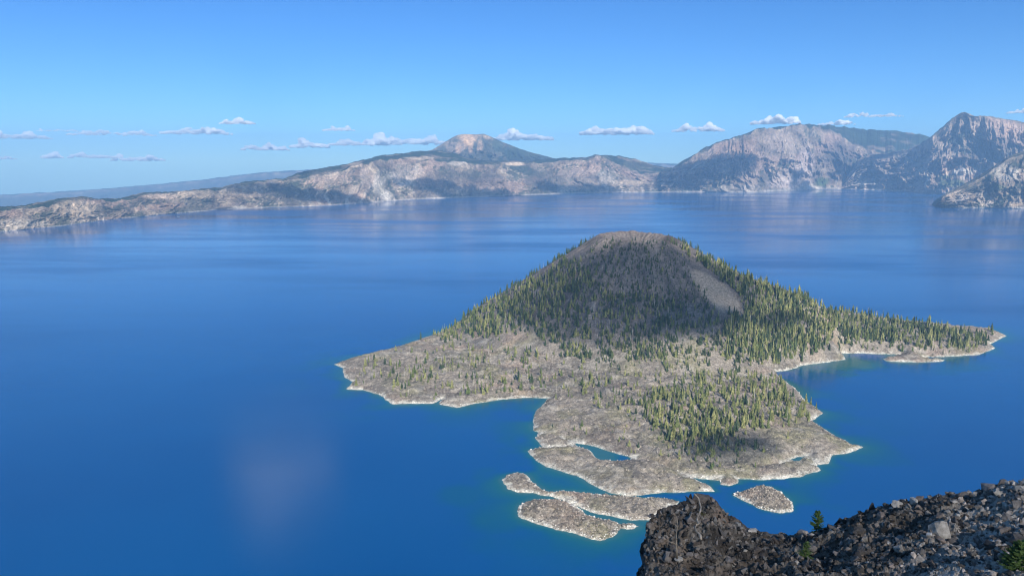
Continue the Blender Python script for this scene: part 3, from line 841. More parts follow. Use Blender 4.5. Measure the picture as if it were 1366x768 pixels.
def fg_mats():
    m, nt, b = mat('dark andesite')
    at = N(nt, 'ShaderNodeAttribute'); at.attribute_name = 'albedo'
    geo = N(nt, 'ShaderNodeNewGeometry'); P = geo.outputs['Position']
    oi = N(nt, 'ShaderNodeObjectInfo')
    c = mul_rgb(nt, at.outputs['Color'], ramp(nt, noise_tex(nt, 3.0, 6, .7, P), [(0.3, 0.5), (0.7, 1.5)]))
    c = mul_rgb(nt, c, ramp(nt, noise_tex(nt, 0.5, 3, .6, P), [(0.3, 0.75), (0.7, 1.25)]))
    c = mul_rgb(nt, c, ramp(nt, oi.outputs['Random'], [(0, 0.7), (1, 1.35)]))
    nt.links.new(c, b.inputs['Base Color']); b.inputs['Roughness'].default_value = .9; b.inputs['Specular IOR Level'].default_value = 0.2
    bp = N(nt, 'ShaderNodeBump'); bp.inputs['Strength'].default_value = .9; bp.inputs['Distance'].default_value = .12
    nt.links.new(noise_tex(nt, 4.0, 8, .7, P), bp.inputs['Height']); nt.links.new(bp.outputs[0], b.inputs['Normal'])
    return m


M_FG = fg_mats()


def fg_point(u, v):
    """distance of the slope along a sight line (for placing what lies on it)"""
    vc = curve(u, CREST); s = np.clip((v - vc) / (835 - vc), 0, 1)
    Dc = curve(u, CREST_D); Df = curve(u, FRONT_D)
    return Dc + (Df - Dc) * s ** 0.85


def fg_colour(u, v, x, y, z):
    n1 = fbm(x / 1.6, y / 1.6, 300, 4, z=z / 1.6)
    n2 = fbm(x / 5, y / 5, 301, 3, z=z / 5)
    c = mixc((0.045, 0.041, 0.039), (0.17, 0.155, 0.142), sstep(0.3, 0.7, n1))
    c = mixc(c, (0.13, 0.10, 0.08), sstep(.5, .65, n2) * .6)
    # the paler ashy scree near the viewer, lower right
    d = sstep(1200, 1330, u + (v - 700) * 0.9 + 90 * (n2 - .5))
    c = mixc(c, (0.36, 0.335, 0.315), d * .85)
    # brownish earth on the knob and the crest
    c = mixc(c, (0.15, 0.105, 0.08), sstep(1.1, .4, np.hypot((u - 972) / 26, (v - 690) / 14)) * .8)
    return c


def foreground():
    nu, ns_ = 620, 230
    U = np.linspace(856, 1500, nu)
    vc = curve(U, CREST) + (fbm(U / 9, 0 * U, 310, 4) - .5) * 9
    s = np.linspace(0, 1, ns_)[:, None]
    V = vc + (835 - vc) * s
    Uu = U[None] + 0 * s
    Uu = Uu + ((fbm(V / 11, 0 * V, 320, 4) - .5) * 22 + (vn(V / 3, 0 * V, 321) - .5) * 4) * np.exp(-(Uu - 856) / 9)
    D = fg_point(Uu, V)
    x, y, z = at_dist(Uu, V, D)
    # blocky relief along the sight line and upward
    b1 = ridged(x / 2.6, y / 2.6 + z / 3, 311, 4, .6); b2 = fbm(x / .9, y / .9, 312, 4, .6, z=z / .9)
    cell = np.floor(fbm(x / 1.5, y / 1.5, 313, 3, z=z / 1.5) * 9) / 9
    amp = np.clip(s * 8, .15, 1)
    b3 = ridged(x / 1.1, y / 1.1, 315, 3, .6)
    z = z + ((b1 - .5) * 1.5 + (cell - .5) * 1.2 + (b2 - .5) * .5 + (b3 - .5) * .4) * amp
    # behind the crest the rock drops away
    bx, by, bz, bu, bv = [], [], [], [], []
    for dd, dz in ((14, -60), (7, -26), (3, -7), (1.0, -1.2)):
        xx, yy, zz = at_dist(U, vc, D[0] + dd)
        bx.append(xx); by.append(yy); bz.append(z[0] + dz); bu.append(U); bv.append(vc)
    X = np.concatenate([np.array(bx), x]); Y = np.concatenate([np.array(by), y]); Z = np.concatenate([np.array(bz), z])
    UU = np.concatenate([np.array(bu), Uu]); VV = np.concatenate([np.array(bv), V])
    # the left end turns away as a cliff
    lx, ly, lz = [], [], []
    for dd, du in ((12, 9), (7, 5), (3.5, 2.5), (1.2, .8)):
        dx, dy, _ = ray(856 + du, 720.)
        lx.append(X[:, 0] + dx * dd + .03 * dd); ly.append(Y[:, 0] + dy * dd); lz.append(Z[:, 0] - dd * .8)
    X = np.concatenate([np.array(lx).T, X], 1); Y = np.concatenate([np.array(ly).T, Y], 1); Z = np.concatenate([np.array(lz).T, Z], 1)
    UU = np.concatenate([np.repeat(UU[:, :1], 4, 1), UU], 1); VV = np.concatenate([np.repeat(VV[:, :1], 4, 1), VV], 1)
    c = fg_colour(UU, VV, X, Y, Z)
    f = quads(X.shape[0], X.shape[1])[:, ::-1]
    o = link('rocky_slope_ground', new_mesh('rocky_slope_ground', np.stack([X.ravel(), Y.ravel(), Z.ravel()], 1), f, M_FG, c.reshape(-1, 3), smooth=False))
    tag(o, 'dark rocky slope of the crater rim in the lower right corner', 'slope', kind='structure')
    return X[4:, 4:], Y[4:, 4:], Z[4:, 4:], vc, U


FGX, FGY, FGZ, FGVC, FGU = foreground()


def fg_at(u, v):
    """a point on the built slope seen at (u, v)"""
    j = int(np.clip(np.interp(u, FGU, np.arange(len(FGU))), 0, len(FGU) - 1))
    s = (v - FGVC[j]) / (835 - FGVC[j])
    i = int(np.clip(s * (FGX.shape[0] - 1), 0, FGX.shape[0] - 1))
    return np.array([FGX[i, j], FGY[i, j], FGZ[i, j]])


def rock_detail(V, Fc, rng, size, amt=.06):
    """one subdivision pass with jitter, so a hull reads as broken stone"""
    bm = bmesh.new()
    vs = [bm.verts.new(v) for v in V]
    for f in Fc: bm.faces.new([vs[i] for i in f])
    bmesh.ops.subdivide_edges(bm, edges=bm.edges, cuts=2, use_grid_fill=True)
    bmesh.ops.triangulate(bm, faces=bm.faces)
    for v in bm.verts:
        n = fbm(np.array([v.co.x * 4]), np.array([v.co.y * 4]), int(rng.integers(1000)) * 0 + 77, 3, z=np.array([v.co.z * 4]))[0] - .5
        v.co *= 1 + n * amt * 6
    bm.verts.index_update()
    V2 = np.array([v.co[:] for v in bm.verts]); F2 = np.array([[v.index for v in f.verts] for f in bm.faces]); bm.free()
    return V2, F2


rock_me = []
for k, (V, Fc) in enumerate(ROCKS):
    V2, F2 = rock_detail(V, Fc, rr, 1)
    tone = .04 + .13 * rr.random(); warm = tone * rr.uniform(.0, .2)
    rock_me.append(new_mesh('rock', V2, F2, M_FG, np.repeat([[tone * 1.05 + warm, tone, tone - warm * .6]], len(V2), 0), smooth=False))
pale_me = []
for k in (0, 3, 6, 9):
    V2, F2 = rock_detail(*ROCKS[k], rr, 1)
    pale_me.append(new_mesh('rock', V2, F2, M_FG, np.repeat([[.27, .255, .24]], len(V2), 0), smooth=False))


def put_rock(me, u, v, wpx, name='rock', scale=(1, 1, 1), sink=.25, rot=None, D=None):
    p = fg_at(u, v)
    dist = math.hypot(p[0], p[1]) if D is None else D
    s = wpx / F * dist * 1.05
    o = link(name, me); o.location = (p[0], p[1], p[2] + s * scale[2] * (.5 - sink) * .8)
    o.scale = (s * scale[0], s * scale[1], s * scale[2])
    o.rotation_euler = rot or (RNG.normal() * .3, RNG.normal() * .3, RNG.random() * 6.28)
    return o


BIG = [(937, 664, 36, (1, 1, .85), False, 'squat dark boulder capping the left knob of the rocky slope'),
       (921, 664, 15, (.8, .8, 1.5), False, 'narrow upright rock on the left knob beside the capping boulder'),
       (950, 672, 22, (1, 1, .9), False, 'dark square block forming the right side of the left knob'),
       (1006, 709, 26, (1.1, .9, .6), True, 'pale flat boulder in the saddle right of the knob'),
       (1010, 700, 20, (1.2, .9, .5), False, 'dark slab on the crest above the pale flat boulder'),
       (1121, 696, 18, (1.1, .9, .85), False, 'dark boulder on the crest just right of the small sapling'),
       (1163, 676, 19, (.9, .9, 1.1), False, 'dark pointed boulder on the middle of the crest'),
       (1207, 670, 12, (1.1, .9, .8), True, 'small pale boulder on the crest between the dark boulders'),
       (1255, 722, 36, (.85, 1, 1.6), True, 'tall pale block of rock standing in the ashy scree'),
       (1322, 642, 26, (1.1, .9, 1.0), False, 'dark jagged boulder at the top of the crest by the right edge'),
       (1340, 645, 18, (1.1, .9, .8), False, 'smaller dark boulder beside the jagged crest boulder'),
       (1250, 752, 17, (1.2, .9, .7), True, 'pale boulder low in the scree below the tall block'),
       (1354, 690, 17, (1.3, .9, .6), True, 'pale flat rock near the right edge below the crest'),
       (868, 703, 20, (.9, .9, .9), False, 'dark angular rock jutting from the left cliff edge'),
       (885, 683, 16, (1, .8, .9), False, 'dark rock tooth on the left shoulder of the knob')]
for (u, v, w, sc, pale, lab) in BIG:
    o = put_rock((pale_me if pale else rock_me)[int(RNG.integers(4))], u, v, w, 'boulder', sc, .48, rot=(RNG.normal() * .12, RNG.normal() * .12, RNG.random() * 6.28))
    tag(o, lab, 'boulder')
nr = 0
ru = RNG.uniform(862, 1366, 3000); rv = RNG.uniform(650, 770, 3000)
for u, v in zip(ru, rv):
    if nr >= 260: break
    vc = np.interp(u, FGU, FGVC)
    if v < vc + 2: continue
    w = 6 + 17 * RNG.random() ** 2.0
    pale = RNG.random() < .16
    o = put_rock((pale_me[int(RNG.integers(4))] if pale else rock_me[int(RNG.integers(14))]), u, v, w, 'rock', (1, RNG.uniform(.7, 1), RNG.uniform(.6, 1)))
    if u < 985: tag(o, 'loose angular rock on the dark knob at the left end of the slope', 'rock', 'loose rocks on the knob')
    elif v < vc + 22: tag(o, 'loose angular rock along the crest of the rocky slope', 'rock', 'loose rocks along the crest')
    elif u > 1210: tag(o, 'loose angular rock on the paler scree in the right corner', 'rock', 'loose rocks on the pale scree')
    else: tag(o, 'loose angular rock on the dark middle of the rocky slope', 'rock', 'loose rocks on the middle of the slope')
    nr += 1


def fg_rubble():
    st = [[], [], [], 0]; cols = []
    for k in range(15000):
        u = RNG.uniform(858, 1400); v = RNG.uniform(640, 800)
        vc = np.interp(u, FGU, FGVC)
        if v < vc + 1: continue
        p = fg_at(u, v); s = (1.8 + 8.0 * RNG.random() ** 3) / F * math.hypot(p[0], p[1]) * 1.1
        V, Fc = ROCKS[int(RNG.integers(len(ROCKS)))]
        a, b = RNG.random() * 6.28, RNG.normal() * .5
        Rm = np.array(Matrix.Rotation(a, 3, 'Z') @ Matrix.Rotation(b, 3, 'X'))
        add_bulk(st, (V @ Rm.T) * s + p + (0, 0, s * .12), Fc, 0)
        t = (.03 + .18 * RNG.random() ** 1.6) * (2.2 if u + (v - 700) * .9 > 1255 else 1) * (1.5 if RNG.random() < .08 else 1)
        w = RNG.uniform(.0, .2) * t
        cols.append(np.repeat([[t + w, t, t - w * .6]], len(V), 0))
    o = link('slope_rubble', new_mesh('slope_rubble', np.concatenate(st[0]), np.concatenate(st[1]), M_FG, np.concatenate(cols), smooth=False))
    tag(o, 'loose stone rubble covering the rocky slope', 'rubble', kind='stuff')


fg_rubble()


def sapling(u, v, hpx, label, lean=0, wide=.30, boughs=70, seed=1):
    rng = np.random.default_rng(seed)
    p = fg_at(u, v); h = hpx / F * math.hypot(p[0], p[1])
    r = empty('sapling', tuple(p - np.array((0, 0, .04)))); r.rotation_euler = (0, lean, 0); tag(r, label, 'sapling')
    V, Fc = trunk_mesh(rng, h, .03 * h, 6, 5); V = V.copy(); link('trunk', new_mesh('trunk', V, Fc, M_BARK), r)
    V, Fc = [], []
    for k in range(boughs):
        f = (k + rng.random()) / boughs; z = h * (.08 + .9 * f); a = rng.random() * 6.28
        L = h * wide * (1 - f) ** .75 * (.6 + .6 * rng.random()) + .04 * h
        d = np.array((math.cos(a), math.sin(a), .25 + .5 * f)); sd = np.array((-math.sin(a), math.cos(a), 0.0))
        for j in range(7):   # needle tufts along the bough
            q = (j + .6) / 7; c = np.array((0, 0, z)) + d * L * q; w = h * .045 * (1.2 - q * .6)
            n0 = len(V); up = np.array((0, 0, w * .7)); fw = d * w * 1.5; jit = rng.normal(size=3) * w * .3
            V += [c + sd * w + jit, c - sd * w + jit, c + fw + up, c + fw * .7 - up]
            Fc += [(n0, n0 + 1, n0 + 2), (n0, n0 + 3, n0 + 1), (n0, n0 + 2, n0 + 3), (n0 + 1, n0 + 3, n0 + 2)]
    link('crown', new_mesh('crown', V, np.array(Fc), M_SAPL, smooth=False), r)


sapling(1090, 713, 30, 'small green conifer sapling standing on the crest against the water', 0, .36, 70, 1)
sapling(1073, 754, 26, 'short dark green conifer sapling in the middle of the slope', .1, .40, 60, 2)
sapling(1346, 775, 36, 'bright green conifer at the bottom right corner of the slope', .1, .34, 90, 3)
sapling(1362, 772, 42, 'tall green conifer cut off by the right edge of the slope', -.1, .34, 90, 4)
sapling(1271, 690, 9, 'tiny green tuft of a sapling above the tall pale block', .1, .55, 40, 5)


def shrub(u, v, wpx, label, seed):
    rng = np.random.default_rng(seed); p = fg_at(u, v); s = wpx / F * math.hypot(p[0], p[1])
    V, Fc = [], []
    for k in range(500):
        d = rng.normal(size=3); d /= np.linalg.norm(d); d[2] = abs(d[2]) * .8
        c = d * s * .5 * rng.random() ** .4; w = s * .05; n0 = len(V)
        a, b = rng.normal(size=3) * w, rng.normal(size=3) * w
        V += [c, c + a, c + b]; Fc.append((n0, n0 + 1, n0 + 2))
    o = link('shrub', new_mesh('shrub', V, np.array(Fc), M_SHR, smooth=False)); o.location = p; tag(o, label, 'shrub')


M_SHR = tree_mat('olive shrub', (0.07, 0.07, 0.03), (0.10, 0.095, 0.045), 5.0)
shrub(922, 690, 12, 'olive green shrub on the knob left of the twisted root', 1)
shrub(937, 694, 11, 'dull olive shrub on the knob right of the twisted root', 2)


def tube(pts, r0, r1, seg=7):
    pts = [Vector(p) for p in pts]; V, Fc = [], []
    n = len(pts)
    for k, p in enumerate(pts):
        t = (pts[min(k + 1, n - 1)] - pts[max(k - 1, 0)]).normalized()
        a = t.orthogonal().normalized(); b = t.cross(a); r = r0 + (r1 - r0) * k / (n - 1)
        for s in range(seg):
            an = s * 2 * math.pi / seg; V.append(tuple(p + (a * math.cos(an) + b * math.sin(an)) * r * (1 + .25 * math.sin(3 * an + k))))
    for k in range(n - 1):
        for s in range(seg):
            a, b = k * seg + s, k * seg + (s + 1) % seg; Fc.append((a, b, b + seg, a + seg))
    Fc += [tuple(range(seg))[::-1], tuple((n - 1) * seg + s for s in range(seg))]
    return V, Fc


def dead_wood():
    pts = []
    px = [(926, 658), (932, 664), (935, 676), (934, 682), (931, 688), (930, 693), (932, 698), (927, 702), (929, 708), (934, 713), (935, 719)]
    for u, v in px:
        D = fg_point(np.array([float(u)]), np.array([float(max(v, 668))]))[0] - 2.6
        pts.append([float(c) for c in at_dist(float(u), float(v), D)])
    sm = []
    for a, b in zip(pts[:-1], pts[1:]):
        for q in (0, .5): sm.append([a[i] + (b[i] - a[i]) * q for i in range(3)])
    sm.append(pts[-1])
    V, Fc = tube(sm, .05, .085)
    tag(link('dead_root', new_mesh('dead_root', V, Fc, M_ROOT)), 'pale twisted dead root snaking down the face of the knob', 'root')
    D = fg_point(np.array([902.]), np.array([738.]))[0] - 3.0
    pp = [at_dist(u, v, D) for u, v in ((903, 744), (902.5, 728), (902, 712), (904, 700), (902.5, 688))]
    pp = [[float(c) for c in p] for p in pp]
    V, Fc = tube(pp, .075, .02)
    r = link('dead_tree', new_mesh('dead_tree', V, Fc, M_ROOT)); tag(r, 'thin pale dead trunk standing against the dark left cliff', 'dead tree')
    for (u0, v0, u1, v1) in ((902, 712, 894, 707), (902, 720, 909, 713), (903, 703, 898, 698), (902, 726, 892, 722)):
        a = [float(c) for c in at_dist(u0, v0, D)]; b = [float(c) for c in at_dist(u1, v1, D - .3)]
        V, Fc = tube([a, [(a[i] + b[i]) / 2 + .03 for i in range(3)], b], .035, .012, 5)
        link('branch', new_mesh('branch', V, Fc, M_ROOT), r)


dead_wood()


# the rim goes on behind the viewer
def rim_behind():
    xs = np.linspace(-420, 520, 120); ys = np.linspace(-360, -12, 90)
    X, Y = np.meshgrid(xs, ys)
    prof = sstep(-12, -34, Y) * 3 - sstep(-50, -360, Y) * 60
    Z = H - 6 + prof * (.55 + .45 * np.exp(-((X - 40) / 90) ** 2)) + (fbm(X / 20, Y / 20, 400, 4) - .5) * 5 * sstep(-14, -40, Y)
    Z -= sstep(60, 420, np.abs(X - 30)) * 90
    c = mixc((0.11, .10, .095), (0.2, .18, .16), fbm(X / 9, Y / 9, 401, 4))
    o = link('rim_ground', new_mesh('rim_ground', np.stack([X.ravel(), Y.ravel(), Z.ravel()], 1), quads(90, 120), M_ISLE, c.reshape(-1, 3)))
    tag(o, 'rocky ground of the crater rim behind the viewpoint', 'rim', kind='structure')


rim_behind()


# ------------------------------------------------------------------ boat and bird
def plain(name, col, rough=.5):
    m, nt, b = mat(name)
    geo = N(nt, 'ShaderNodeNewGeometry')
    c = ramp(nt, noise_tex(nt, 2.0, 3, .5, geo.outputs['Position']), [(0.3, tuple(x * .9 for x in col)), (0.7, tuple(min(1, x * 1.05) for x in col))])
    nt.links.new(c, b.inputs['Base Color']); b.inputs['Roughness'].default_value = rough
    return m


def boat():
    x, y = on_water(238, 289.5); L = 20.0
    r = empty('tour_boat', (float(x), float(y), 0)); r.rotation_euler = (0, 0, .15); tag(r, 'small white tour boat on the lake below the left caldera wall', 'boat')
    white = plain('white boat paint', (.8, .8, .8)); dark = plain('dark glass', (.03, .04, .05), .1)
    V, Fc = [], []
    st = [(-.5, .13, .10), (-.3, .15, .10), (0, .155, .10), (.3, .12, .115), (.45, .05, .13), (.5, .005, .14)]
    for (q, w, d) in st:
        V += [(q * L, -w * L, d * L), (q * L, -w * .7 * L, -.03 * L), (q * L, w * .7 * L, -.03 * L), (q * L, w * L, d * L)]
    for k in range(len(st) - 1):
        for j in range(4): Fc.append((k * 4 + j, (k + 1) * 4 + j, (k + 1) * 4 + (j + 1) % 4, k * 4 + (j + 1) % 4))
    Fc += [(0, 1, 2, 3), (20, 23, 22, 21)]
    link('hull', new_mesh('hull', V, Fc, white, smooth=False), r)

    def box(name, x0, x1, w, z0, z1, m, par):
        V = [(X * L, Y * L, Z * L) for Z in (z0, z1) for X, Y in ((x0, -w), (x1, -w * .8), (x1, w * .8), (x0, w))]
        return link(name, new_mesh(name, V, [(0, 3, 2, 1), (4, 5, 6, 7), (0, 1, 5, 4), (1, 2, 6, 5), (2, 3, 7, 6), (3, 0, 4, 7)], m, smooth=False), par)
    cab = box('cabin', -.22, .2, .11, .102, .2, white, r)
    box('window', -.2, .202, .112, .14, .175, dark, cab)
    box('roof', -.4, .22, .125, .203, .22, white, r)


boat()


def bird():
    p = at_dist(647.5, 94., 150.)
    s = .34
    V = [(0, .5, .05), (0, -.6, 0), (.07, .1, .0), (-.07, .1, 0), (0, .1, .1), (0, .1, -.08),
         (.5, .12, .22), (.95, -.12, .08), (.45, -.12, .2), (-.5, .12, .22), (-.95, -.12, .08), (-.45, -.12, .2), (.06, -.15, .03), (-.06, -.15, .03), (.12, -.72, 0), (-.12, -.72, 0)]
    Fc = [(0, 4, 2), (0, 3, 4), (0, 2, 5), (0, 5, 3), (4, 1, 12), (4, 13, 1), (4, 12, 2), (4, 3, 13), (5, 12, 1), (5, 1, 13), (5, 2, 12), (5, 13, 3),
          (2, 12, 8), (2, 8, 6), (6, 8, 7), (3, 11, 13), (3, 9, 11), (9, 10, 11), (1, 14, 15)]
    o = link('bird', new_mesh('bird', np.array(V) * s, [tuple(f) for f in Fc], plain('dark feathers', (.04, .04, .045), .8), smooth=False))
    o.location = [float(c) for c in p]; o.rotation_euler = (0, .2, 1.2); tag(o, 'small dark bird gliding high in the open sky', 'bird')


bird()


# ------------------------------------------------------------------ clouds
def cloud_mat(density, wisp=0):
    m = bpy.data.materials.new('cloud vapour'); m.use_nodes = True; nt = m.node_tree
    nt.nodes.remove(nt.nodes['Principled BSDF'])
    pv = nt.nodes.new('ShaderNodeVolumePrincipled'); pv.inputs['Color'].default_value = (1, 1, 1, 1); pv.inputs['Density'].default_value = density
    pv.inputs['Anisotropy'].default_value = 0.0
    if wisp:
        tc = nt.nodes.new('ShaderNodeTexCoord')
        f = ramp(nt, noise_tex(nt, 1 / wisp, 4, .6, tc.outputs['Object']), [(0.38, 0.0), (0.62, 1.0)])
        nt.links.new(math_node(nt, 'MULTIPLY', f, density), pv.inputs['Density'])
    nt.links.new(pv.outputs[0], nt.nodes['Material Output'].inputs['Volume'])
    return m


def solid_cloud_mat():
    m, nt, b = mat('dense cloud')
    geo = N(nt, 'ShaderNodeNewGeometry')
    c = ramp(nt, noise_tex(nt, .004, 4, .5, geo.outputs['Position']), [(0.3, (.82, .83, .85)), (0.7, (.9, .9, .9))])
    nt.links.new(c, b.inputs['Base Color']); b.inputs['Roughness'].default_value = 1; b.inputs['Specular IOR Level'].default_value = 0
    return m


def puff_mesh(name, rng, wx, wy, hz, mtl, n=16, res=None, flat=.25, bank=False):
    """lumpy heap of vapour: overlapping lobes fused into one skin"""
    bm = bmesh.new()
    tow = [(rng.uniform(-.75, .75), rng.uniform(.55, 1.0), rng.uniform(.12, .3)) for _ in range(int(rng.integers(2, 5)))]
    for k in range(n):
        q = rng.uniform(-1, 1); e = (1 - q * q) ** .5
        top = max(.42 * e, max(h * math.exp(-((q - c) / w) ** 2) for c, h, w in tow))
        rad = hz * (.10 + .20 * rng.random()) * (.6 + .6 * top)
        zz = rng.random() ** .7 * max(0, hz * top - rad * .7)
        if bank:
            rad = min(hz * .5, wx * .3) * (.45 + .55 * rng.random()) * (.5 + .5 * e); zz = rng.random() * hz * .4 * e
        m = Matrix.Translation((q * wx * .48, rng.uniform(-1, 1) * wy * .42 * e, zz + rad * .3)) @ Matrix.Diagonal((rad * rng.uniform(1.0, 1.7), rad * 1.2, rad * .85, 1))
        bmesh.ops.create_icosphere(bm, subdivisions=2, radius=1, matrix=m)
    for v in bm.verts:
        if v.co.z < 0: v.co.z *= flat
    me = bpy.data.meshes.new(name); bm.to_mesh(me); bm.free(); me.materials.append(mtl)
    o = link(name, me)
    md = o.modifiers.new('fuse', 'REMESH'); md.mode = 'VOXEL'; md.voxel_size = res or hz / 14
    tx = bpy.data.textures.new('billow', 'CLOUDS'); tx.noise_scale = hz * .35; tx.noise_depth = 3
    d = o.modifiers.new('billow', 'DISPLACE'); d.texture = tx; d.texture_coords = 'LOCAL'; d.strength = hz * .32; d.mid_level = .5
    return o


CLOUDS = [(20, 181, 70, 9, 'soft flat cloud at the left edge of the sky'), (76, 174, 44, 3.5, 'thin cloud streak right of the left edge cloud'),
          (150, 178, 96, 6, 'long thin grey cloud left of the bright flat cloud'), (262, 175, 82, 9, 'bright flat bottomed cloud left of the small lens cloud'),
          (317, 162, 42, 8, 'small bright lens shaped cloud highest on the left'), (70, 207, 20, 9, 'small round white puff low on the left'),
          (125, 208, 55, 7, 'low hazy cloud right of the small round puff'), (185, 211, 60, 8, 'low faint cloud above the left plateau'),
          (354, 197, 60, 8, 'low white cloud left of the long cumulus bank'), (414, 192, 50, 11, 'puffy cloud at the left end of the cumulus bank'),
          (452, 172, 42, 6, 'small flat cloud above the cumulus bank'), (480, 190, 80, 9, 'flat cloud in the middle of the cumulus bank'), (548, 187, 110, 13, 'puffy cloud bank touching the distant peak from the left'),
          (697, 181, 80, 13, 'puffy cloud just right of the distant peak'), (822, 173, 95, 14, 'bright cumulus cloud over the middle of the lake'),
          (932, 171, 66, 10, 'thin cloud over the left slope of the broad mountain'), (1033, 161, 62, 10, 'cloud rising behind the broad mountain top'),
          (1115, 164, 44, 6, 'small low cloud over the right shoulder of the broad mountain'), (1165, 154, 66, 5, 'thin flat cloud between the two right mountains'), (1358, 149, 22, 5, 'small cloud at the right edge above the rocky peak'), (5, 211, 26, 4, 'tiny low cloud cut off by the left edge')]
CD = 30000.0
CLOUD_M = cloud_mat(0.05, 230)
for k, (u, v, w, h, lab) in enumerate(CLOUDS):
    rng = np.random.default_rng(900 + k)
    wx, hz = w / F * CD * 1.02, h / F * CD * 1.15
    o = puff_mesh('cloud', rng, wx, wx * .5, hz, CLOUD_M, n=int(40 + w * 1.3), res=max(hz / 14, 12))
    x, y, z = at_dist(float(u), float(v + h * .45), CD)
    o.location = (float(x), float(y), float(z)); o.rotation_euler = (0, 0, -math.atan2(float(x), float(y)))
    tag(o, lab, 'cloud')

# clouds overhead, behind the viewer: their shadows lie on the cone and on the far walls

# centre of the shadow (column, row, distance), half width and half height of it in the photo's pixels, cloud height
SHADE_AT = [(1110, 715, 44, 1150, 800, 1500), (842, 388, 1720, 152, 112, 1750), (905, 440, 1640, 70, 40, 1750), (1015, 442, 1750, 45, 18, 1750), (965, 592, 1090, 75, 26, 1600),  # first entry: unseen cloud added to dim the sun on the near slope
            (405, 254, 7600, 100, 28, 1900), (330, 266, 6900, 45, 16, 1900), (250, 276, 6200, 36, 15, 1900), (15, 290, 4700, 60, 16, 1800), (640, 243, 8800, 115, 28, 2000), (775, 244, 10000, 65, 22, 2000),
            (945, 222, 10900, 58, 38, 2100), (1128, 208, 11200, 26, 48, 2100), (1190, 192, 12500, 50, 12, 2200)]
SUNH = np.array([SUN[0], SUN[1]]) / math.cos(SUN_EL)
for k, (u, v, D, hw, hh, hc) in enumerate(SHADE_AT):
    x, y, z = [float(q) for q in at_dist(float(u), float(v), float(D))]
    if D > 3000: hc = (420 + .62 * D + .92 * z) / 1.92
    t = (hc - z) / SUN[2]
    wx = 2 * hw / F * D; tall = 2 * hh / F * D           # extent of the shadow seen face on
    if D < 3000: tall *= 1.25
    hz = min(tall * .38, wx * .25); wy = max((tall - hz) / math.tan(SUN_EL), hz)
    o = puff_mesh('cloud', np.random.default_rng(500 + k), wx, wy, hz, cloud_mat((0.6 if D < 100 else 1.0 if D < 1200 else 1.25 if D < 3000 else 2.5) / hz), n=130, bank=True, res=max(hz / 9, wx / 60))
    o.location = (x + SUN[0] * t, y + SUN[1] * t, hc - hz * .4); o.rotation_euler = (0, 0, math.pi - math.atan2(SUNH[0], SUNH[1]))
    tag(o, 'white cumulus cloud out of the picture, placed to cast shade', 'cloud', 'clouds high over the lake')
o = puff_mesh('cloud', np.random.default_rng(77), 640, 500, 620, cloud_mat(.006), n=90, res=30)
x, y, z = at_dist(338., -62., 6000.)
o.location = (float(x), float(y), float(z)); tag(o, 'white cumulus cloud above the picture, mirrored faintly in the lake', 'cloud')


# ------------------------------------------------------------------ haze
def haze():
    x0, x1, y0, y1, z0, z1 = -18500, 18500, -600, 27200, -1302, 1330
    V = [(x, y, z) for z in (z0, z1) for x, y in ((x0, y0), (x1, y0), (x1, y1), (x0, y1))]
    m = bpy.data.materials.new('haze air'); m.use_nodes = True; nt = m.node_tree
    nt.nodes.remove(nt.nodes['Principled BSDF'])
    pv = nt.nodes.new('ShaderNodeVolumePrincipled'); pv.inputs['Color'].default_value = (0.36, 0.64, 1.0, 1); pv.inputs['Density'].default_value = 4.6e-5
    nt.links.new(pv.outputs[0], nt.nodes['Material Output'].inputs['Volume'])
    o = link('haze', new_mesh('haze', V, [(0, 3, 2, 1), (4, 5, 6, 7), (0, 1, 5, 4), (1, 2, 6, 5), (2, 3, 7, 6), (3, 0, 4, 7)], m, smooth=False))
    tag(o, 'pale blue haze filling the air over the lake', 'haze', kind='stuff')


haze()

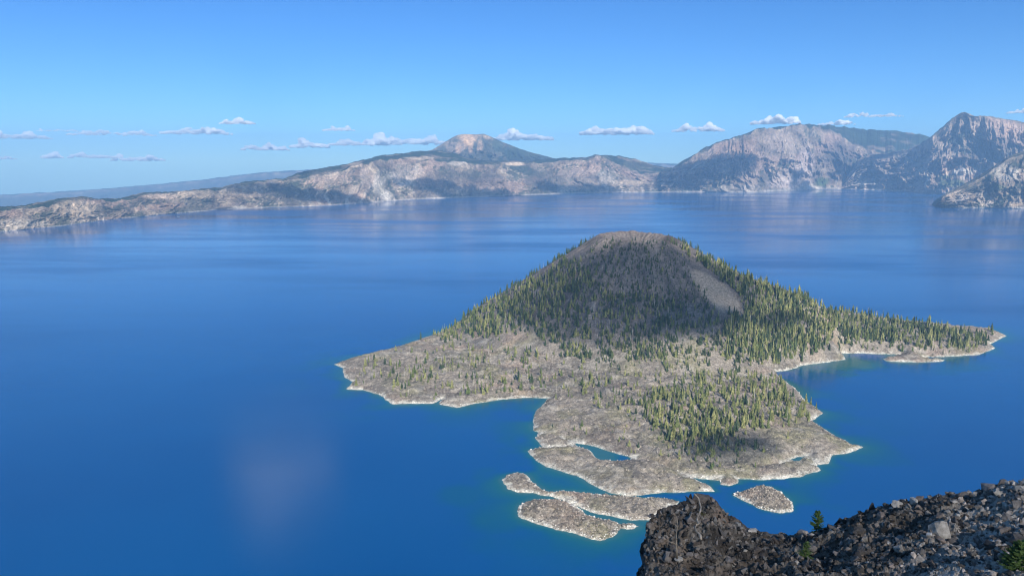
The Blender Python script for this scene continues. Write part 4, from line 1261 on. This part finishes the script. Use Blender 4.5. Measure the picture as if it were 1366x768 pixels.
# ------------------------------------------------------------------ light, sky, camera
w = bpy.data.worlds.new('World'); scene.world = w; w.use_nodes = True
nt = w.node_tree; bg = nt.nodes['Background']
sk = nt.nodes.new('ShaderNodeTexSky'); sk.sky_type = 'NISHITA'; sk.sun_disc = False
sk.sun_elevation = SUN_EL; sk.sun_rotation = math.atan2(SUN[0], SUN[1]) % (2 * math.pi)
sk.altitude = 2300; sk.air_density = 1.0; sk.dust_density = 0.1; sk.ozone_density = 2.0
hs = nt.nodes.new('ShaderNodeHueSaturation'); hs.inputs['Saturation'].default_value = 1.25
nt.links.new(sk.outputs[0], hs.inputs['Color'])
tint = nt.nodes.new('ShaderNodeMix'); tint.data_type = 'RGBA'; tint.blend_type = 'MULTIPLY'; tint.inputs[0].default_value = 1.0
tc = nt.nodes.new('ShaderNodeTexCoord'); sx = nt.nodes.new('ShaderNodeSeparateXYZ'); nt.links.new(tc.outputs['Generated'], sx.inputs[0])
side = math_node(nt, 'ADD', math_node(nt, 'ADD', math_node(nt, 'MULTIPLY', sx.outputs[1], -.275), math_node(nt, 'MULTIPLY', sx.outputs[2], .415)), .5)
# added fill light: sky whitened and brightened overhead and behind the viewer, clear blue ahead
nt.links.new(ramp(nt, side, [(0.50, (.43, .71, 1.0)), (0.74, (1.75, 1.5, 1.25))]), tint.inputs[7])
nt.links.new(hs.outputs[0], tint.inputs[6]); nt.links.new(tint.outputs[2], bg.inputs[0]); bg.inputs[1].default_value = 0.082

L = bpy.data.lights.new('sun', 'SUN'); L.energy = 4.4; L.angle = math.radians(.5); L.color = (1.0, .93, .82)
lo = bpy.data.objects.new('sun', L); COL.objects.link(lo)
lo.rotation_euler = Vector(SUN).to_track_quat('Z', 'Y').to_euler(); lo.location = (0, -50, H + 200)

cam = bpy.data.cameras.new('camera'); co = bpy.data.objects.new('camera', cam); COL.objects.link(co)
cam.sensor_width = 36; cam.lens = 36 * F / 1366; cam.clip_start = .5; cam.clip_end = 120000
co.location = (0, 0, H); co.rotation_euler = (math.pi / 2 - PITCH, 0, 0)
scene.camera = co

scene.view_settings.view_transform = 'Standard'; scene.view_settings.look = 'None'; scene.view_settings.gamma = 1
scene.view_settings.exposure = 0.67
scene.render.engine = 'CYCLES'
cy = scene.cycles
cy.use_denoising = True; cy.filter_width = 1.1
cy.max_bounces = 26; cy.diffuse_bounces = 2; cy.glossy_bounces = 2; cy.transmission_bounces = 2; cy.transparent_max_bounces = 8; cy.volume_bounces = 24
cy.use_adaptive_sampling = True; cy.adaptive_threshold = 0.02
cy.volume_step_rate = 1.0
